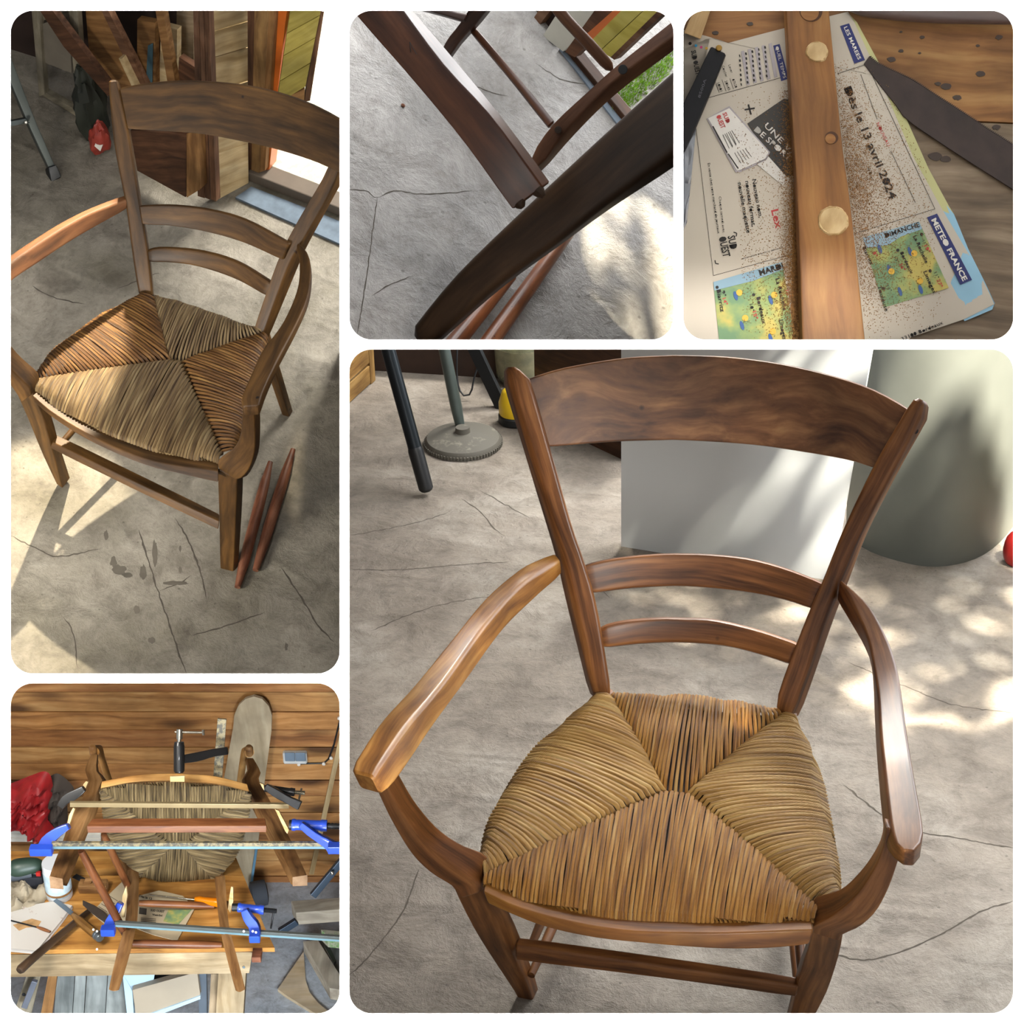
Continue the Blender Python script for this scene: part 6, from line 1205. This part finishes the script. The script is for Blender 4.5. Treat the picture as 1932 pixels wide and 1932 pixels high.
# white board, file, chisel, hammer
t = thing('white_tray', 'white chipped board with brown stains at the front left of the bench', 'board', b5(60, 1790, 0)); mb = MB(); slab(mb, [b5(x, y, .014) for x, y in ((-60, 1728), (102, 1700), (136, 1708), (117, 1735), (69, 1794), (-60, 1782))], S5.up, .013); obj('board', mb, speckled('white_stained', '#c9c4bd', '#8a5a38', 26, .68, .6), t, smooth=False)
mb = MB(); slab(mb, [b5(x, y, .0145) for x, y in ((24, 1745), (60, 1733), (78, 1738), (72, 1748), (50, 1750), (36, 1756))], S5.up, .0004); obj('stain', mb, plain('tan_stain', '#b08a5c', .8, var=.3, scale=50), t, smooth=False)
t = thing('scraper', 'thin dark file with a reddish handle on the white board', 'file', b5(60, 1745, .015)); mb = MB(); bar(mb, b5(10, 1734, .018), b5(72, 1750, .018), .006, .003, up=S5.up); obj('blade', mb, M_thr, t, cut=C5); mb = MB(); tube(mb, np.linspace(b5(70, 1749, .019), b5(95, 1758, .019), 6), [.003, .0045, .005, .005, .0045, .003], 10); obj('handle', mb, M_c5r, t)
t = thing('chisel', 'wood chisel with an octagonal brown handle and metal cap, lying over the hammer', 'chisel', b5(145, 1735, .03)); mb = MB(); beam(mb, [b5(100, 1700, .032), b5(133, 1727, .034)], [b5(107, 1695, .032), b5(139, 1720, .034)], [b5(100, 1700, .029), b5(133, 1727, .030)], .0005); obj('blade', mb, plain('chisel_steel', '#6c7278', .3, .8), t)
mb = MB(); tube(mb, np.linspace(b5(137, 1726, .034), b5(182, 1764, .036), 8), [.006, .010, .0125, .0135, .0135, .0135, .0135, .013], 8); obj('handle', mb, wood('chisel_handle', '#4a3016', '#745024', '#94703c', .4, coat=.2), t)
mb = MB(); q = b5(181, 1763, .036), b5(190, 1770, .0365); tube(mb, [q[0], q[0] + (q[1] - q[0]) * .3, q[0] + (q[1] - q[0]) * .35, q[0] + (q[1] - q[0]) * .8, q[1]], [.0142, .0145, .0135, .014, .012], 20); obj('cap', mb, plain('cap_steel', '#80888c', .3, .9), t)
t = thing('hammer', 'old hammer with a long dark handle reaching over the bench edge', 'hammer', b5(175, 1722, 0)); mb = MB(); tube(mb, [b5(172, 1716, .022), b5(140, 1742, .022), b5(100, 1776, .022), b5(62, 1808, .022), b5(40, 1828, .022), b5(36, 1832, .022)], [.008, .010, .0115, .0125, .0135, .010], 14); obj('handle', mb, M_d1, t)
mb = MB(); beam(mb, [b5(156, 1708, .030), b5(172, 1722, .036), b5(186, 1733, .036), b5(198, 1741, .03)], [b5(156, 1698, .030), b5(178, 1708, .036), b5(194, 1718, .036), b5(206, 1730, .03)], [b5(156, 1708, .004), b5(172, 1722, .004), b5(186, 1733, .004), b5(198, 1741, .004)], .002); obj('head', mb, plain('rusty_iron', '#4a4038', .6, .4, .3), t)
t = thing('wood_plane', 'small worn wooden plane behind the left round stretcher', 'plane', b5(176, 1676, 0)); mb = MB(); box(mb, b5(176, 1672, .016), S5.x * .042, S5.y * .018, S5.up * .016, .004); obj('body', mb, M_p1, t)
mb = MB(); box(mb, b5(166, 1662, .038), S5.x * .012, S5.y * .006, S5.up * .012 + S5.x * .006, .002); obj('wedge', mb, M_c5, t); mb = MB(); bar(mb, b5(140, 1652, .03), b5(160, 1662, .03), .02, .003, up=S5.up); obj('iron', mb, M_thr, t)
# newspaper pieces on the bench
t = thing('newspaper', 'crumpled newspaper sheets on the workbench under the clamped chair', 'newspaper', b5(300, 1740, 0))
M_news5 = plain('newsprint_bench', '#b7a88c', .85, var=.08)
for pl, z in (([(172, 1722), (205, 1688), (232, 1662), (246, 1682), (240, 1735), (200, 1745)], .003), ([(262, 1690), (300, 1680), (345, 1690), (367, 1714), (334, 1775), (290, 1764), (258, 1752)], .004)):
    mb = MB(); slab(mb, [b5(x, y, z) for x, y in pl], S5.up, .0015); obj('sheet', mb, M_news5, t, smooth=False)
mb = MB(); slab(mb, [b5(x, y, .0048) for x, y in ((318, 1716), (362, 1716), (336, 1745), (308, 1738))], S5.up, .0004); obj('colour_photo', mb, M_map, t, smooth=False)
mb = MB(); slab(mb, [b5(x, y, .0047) for x, y in ((263, 1712), (277, 1714), (276, 1726), (262, 1724))], S5.up, .0004); obj('dark_print', mb, M_dkp, t, smooth=False)
mb = MB(); lett(mb, S5, 'SUD OUEST', (284, 1719), (310, 1722), 4, .0052, .03); lett(mb, S5, 'Week-End', (287, 1727), (306, 1729), 3.5, .0052, .03); lett(mb, S5, 'Dès le 13', (262, 1692), (286, 1698), 4.5, .0052, .03)
for i in range(7): rule(mb, S5, (266, 1732 + i * 3), (294, 1734 + i * 3), .0052, .9)
for i in range(5): rule(mb, S5, (206 - i * 5, 1690 + i * 5), (222 - i * 5, 1700 + i * 5), .0045, .8)
obj('printed_text', mb, M_ink, t, smooth=False)
# screwdriver
t = thing('screwdriver', 'screwdriver with a translucent orange handle lying behind the rear legs', 'screwdriver', b5(370, 1706, 0)); mb = MB(); tube(mb, [b5(280, 1688, .016), b5(370, 1698, .021)], .0026, 10); obj('shaft', mb, M_chr, t)
M_or = glassy('amber_plastic', '#e8860e', .15, .35); P = [b5(x, y, .022) for x, y in ((368, 1697), (376, 1698), (384, 1699), (404, 1702), (418, 1704), (424, 1705))]; mb = MB(); tube(mb, P, [.008, .012, .0105, .013, .014, .009], 16); obj('handle', mb, M_or, t)
# below the bench
M_gp = wood('grey_plank_wood', '#6d7270', '#8a8f8c', '#a3a8a4', .75, 2, 30); t = thing('grey_panel', 'weathered grey boards standing upright beneath the workbench', 'panel', S5.P(-.2, .2, FZ))
for i, (a, b) in enumerate(((96, 130), (131, 152), (153, 192), (193, 232), (233, 252))): vb('board', [(a + 12, 1830), (b + 11, 1830), (b, 2010), (a, 2010)], .16 + (i % 2) * .004, .015, M_gp, t, g=(0, 3))
t = thing('white_box', 'white box with a beige front panel beneath the middle of the workbench', 'box', S5.P(.0, .1, FZ)); M_wb = plain('white_blue_shelf', '#a4bccc', .5, var=.04)
vb('side', [(231, 1836), (250, 1870), (256, 1990), (248, 1990)], .10, .02, M_wb, t); vb('top', [(231, 1836), (292, 1836), (290, 1848), (250, 1868)], .10, .01, M_wb, t); vb('front_panel', [(250, 1868), (372, 1834), (378, 1880), (258, 1925)], .08, .02, plain('beige_panel', '#958a78', .6, var=.05), t); vb('bottom_edge', [(262, 1921), (378, 1879), (378, 1885), (272, 1926)], .075, .015, M_wb, t)
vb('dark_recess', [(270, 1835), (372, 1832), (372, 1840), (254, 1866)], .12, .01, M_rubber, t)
mb = MB(); bar(mb, S5.hit(382, 1830, (0, 1, 0), .14), S5.hit(386, 2000, (0, 1, 0), .14), .026, .02, up=S5.y); obj('metal_leg', mb, plain('grey_blue_metal', '#66707a', .5, .4), label='grey metal leg beside the pale bench leg', cat='metal leg', cut=C5)
t = thing('timber_rack', 'pale timbers with a grey bracket under the left end of the workbench', 'timber', S5.P(-.5, .1, FZ))
vb('timber', [(52, 1835), (78, 1835), (40, 1990), (0, 1990)], .10, .03, M_fr, t, g=(0, 3)); vb('timber', [(92, 1835), (108, 1838), (88, 1990), (62, 1990)], .12, .02, M_p1, t, g=(0, 3)); mb = MB(); bar(mb, S5.hit(66, 1850, (0, 1, 0), .07), S5.hit(46, 1900, (0, 1, 0), .07), .018, .014, up=S5.y); obj('bracket', mb, plain('grey_bracket', '#6a6f7a', .4, .3), t)
mb = MB(); lathe(mb, S5.hit(45, 1876, (0, 1, 0), .078), -S5.y, [(.006, 0), (.006, .002), (.001, .002)], 16); obj('hole', mb, M_rubber, t)
# right: saw horse timber, black leg, crate, off-cut, dark roller
ff = lambda x, y, z=FZ: S5.fl(x, y, z)
M_tb = wood('sawn_timber', '#9c9080', '#b8ac98', '#cec4b0', .75, 2.5, 30)
t = thing('sawhorse', 'sawhorse with a thick sawn timber and black folding legs, at the right edge', 'sawhorse', ff(600, 1800)); zt5 = FZ + .30
mb = MB(); E = lambda z: [ff(556, 1722, z), ff(720, 1700, z)]; beam(mb, [ff(558, 1722, zt5), ff(720, 1710, zt5)], [ff(549, 1699, zt5), ff(720, 1687, zt5)], [ff(558, 1722, zt5) - S5.up * .055, ff(720, 1710, zt5) - S5.up * .055], .003); obj('timber', mb, M_tb, t, cut=C5)
for a, b in (((655, 1612), (590, 1690)), ((560, 1738), (528, 1758))):
    mb = MB(); bar(mb, W(*a, 5.95), W(*b, 5.95), .022, .018, up=S5.y); obj('leg', mb, plain('blue_black_steel', '#2e3c4a', .4, .4) if a[0] == 655 else bpy.data.materials['blue_black_steel'], t, cut=C5)
mb = MB(); lathe(mb, W(627, 1647, 5.93), R4.T @ np.array([0, 0, -1.0]), [(.006, 0), (.006, .004), (.002, .006)], 12); obj('rivet', mb, M_chr, t)
t = thing('timber_pile', 'pile of grey timber with a green printed bag, lower right of workshop view', 'timber', ff(640, 1860))
for pl, z, mm, nm in (([(572, 1776), (600, 1774), (648, 1850), (645, 1868), (622, 1864)], FZ + .08, M_tb, 'timber'), ([(600, 1772), (700, 1788), (700, 1880), (648, 1866)], FZ + .05, M_gp, 'timber'), ([(612, 1784), (622, 1786), (634, 1812), (630, 1818)], FZ + .11, M_rubber, 'dark_strap')):
    mb = MB(); slab(mb, [ff(x, y, z) for x, y in pl], S5.up, .05 if nm != 'dark_strap' else .01, grain=S5.y); obj(nm, mb, mm, t, cut=C5, smooth=False)
mb = MB(); slab(mb, [ff(x, y, FZ + .16) for x, y in ((606, 1754), (700, 1762), (700, 1775), (618, 1766))], S5.up, .05); obj('printed_bag', mb, speckled('green_print_bag', '#b0ac98', '#6f9a58', 30, .55), t, cut=C5, smooth=False)
mb = MB(); slab(mb, [ff(x, y, FZ + .013) for x, y in ((573, 1795), (524, 1866), (540, 1878), (595, 1912), (640, 1942), (622, 1910), (600, 1892), (584, 1872), (577, 1850), (575, 1825))], S5.up, .012, grain=S5.x); obj('plywood_offcut', mb, wood('plywood_pale', '#b8a078', '#ccb694', '#dccbb0', .7, 2, 20), label='plywood offcut with a curved edge lying on the floor, lower right of the workshop view', cat='offcut', smooth=False, cut=C5)
mb = MB(); c = ff(490, 1706); lathe(mb, c + S5.up * .05, S5.x + S5.y * .3, [(.03, -.03), (.045, -.025), (.045, .025), (.03, .03)], 28); obj('dark_roller', mb, plain('dusty_rubber', '#3f434a', .8), label='dark round wheel on the floor behind the workbench end', cat='roller')
mb = MB()
# white glue drops
for x, y in ((176, 1754), (183, 1757), (183, 1791), (460, 1757), (477, 1757), (483, 1759)):
    q = W(x, y, 5.30 if x > 300 else 5.4); lathe(mb, q, nrm(CAM - q), [(.0035, -.001), (.003, .001), (.0008, .0018)], 10)
obj('glue_drops', mb, M_wht, label='small white drops of glue on the clamp and chisel', cat='glue', kind='stuff')


# ================================================================ outside the frame: what shades the sun
def shade_leaves(name, sun, targets, n, k, label, seed, L0=0.035, L1=0.06):
    """leafy branch between the sun and the places it shades"""
    rnd = random.Random(seed); C_ = []
    for _ in range(n):
        x0, y0, x1, y1, d0, d1 = targets[min(len(targets) - 1, int(rnd.random() * len(targets)))]
        x, y = rnd.uniform(x0, x1), rnd.uniform(y0, y1); T = W(x, y, d0 + (d1 - d0) * (y - y0) / (y1 - y0)); kk = k + rnd.uniform(-.03, .03); C_.append(sun + (T - sun) * kk)
    C_ = np.array(C_); m = C_.mean(axis=0); t = thing(name, label, 'branch', m)
    ax = nrm(m - sun); mb = MB(); e = sorted(range(n), key=lambda i: C_[i][2])
    for a in range(0, n, max(1, n // 7)): tube(mb, cr([m + np.array([0, 0, .35]), (m + C_[a]) / 2 + np.array([0, 0, .08]), C_[a]], 7), [.005, .0045, .004, .003, .0025, .002, .001], 6)
    obj('stem', mb, M_stick, t); mb = MB()
    for c in C_:
        d = nrm(np.cross(ax, [rnd.uniform(-1, 1), rnd.uniform(-1, 1), rnd.uniform(-1, 1)])); e = nrm(np.cross(d, ax) + ax * rnd.uniform(-.6, .6)); L = rnd.uniform(L0, L1); w = L * .6
        mb.add([c, c + d * L * .4 + e * w * .5, c + d * L, c + d * L * .4 - e * w * .5, c + d * L * .75 + e * w * .35, c + d * L * .75 - e * w * .35], [(0, 1, 4, 2, 5, 3)])
    obj('leaves', mb, plain('leaf_green_%d' % seed, '#4c6a24', .6), t, kind='stuff', smooth=False)
FLR = [(1480, 1060, 1640, 1560, 4.35, 3.5), (1640, 1060, 1930, 1560, 4.35, 3.5), (1640, 1060, 1930, 1300, 4.35, 3.9)]
shade_leaves('leafy_branch', SUN4, FLR + [(1000, 650, 1480, 1060, 4.3, 4.2), (1150, 650, 1560, 1090, 4.3, 4.3), (1640, 900, 1930, 1060, 4.3, 4.3), (1150, 1100, 1480, 1420, 4.3, 3.8), (1150, 1100, 1480, 1420, 4.3, 3.8)], 760, .5, 'leafy branch outside, shading the sun on the largest view', 1)
def shade_board(name, sun, poly, k, label):
    ps = [sun + (W(x, y, d) - sun) * k for x, y, d in poly]; mb = MB(); slab(mb, ps, nrm(sun - ps[0]), 0.008); obj(name, mb, M_p2, label=label, cat='board', smooth=False)
gd = lambda x, y: depth(S2.fl(x, y))
shade_board('shade_bar', SUN2, [(x, y, gd(x, y)) for x, y in ((1172, 300), (1200, 300), (1262, 700), (1226, 700))], .5, 'narrow added slat out of view, shading the sun on the top middle view')  # unseen slat added to cut a strip out of the sun patch
shade_board('shade_panel', SUN2, [(x, y, gd(x, y)) for x, y in ((900, 250), (1104, 250), (1108, 760), (900, 760))], .5, 'wide added board out of view, shading the sun on the top middle view')  # unseen board added to end the sun patch on its left
shade_leaves('leafy_twig', SUN2, [(1110, 400, 1225, 640, 2.88, 2.78)], 26, .4, 'small leafy twig outside the top middle view', 2, .012, .03)
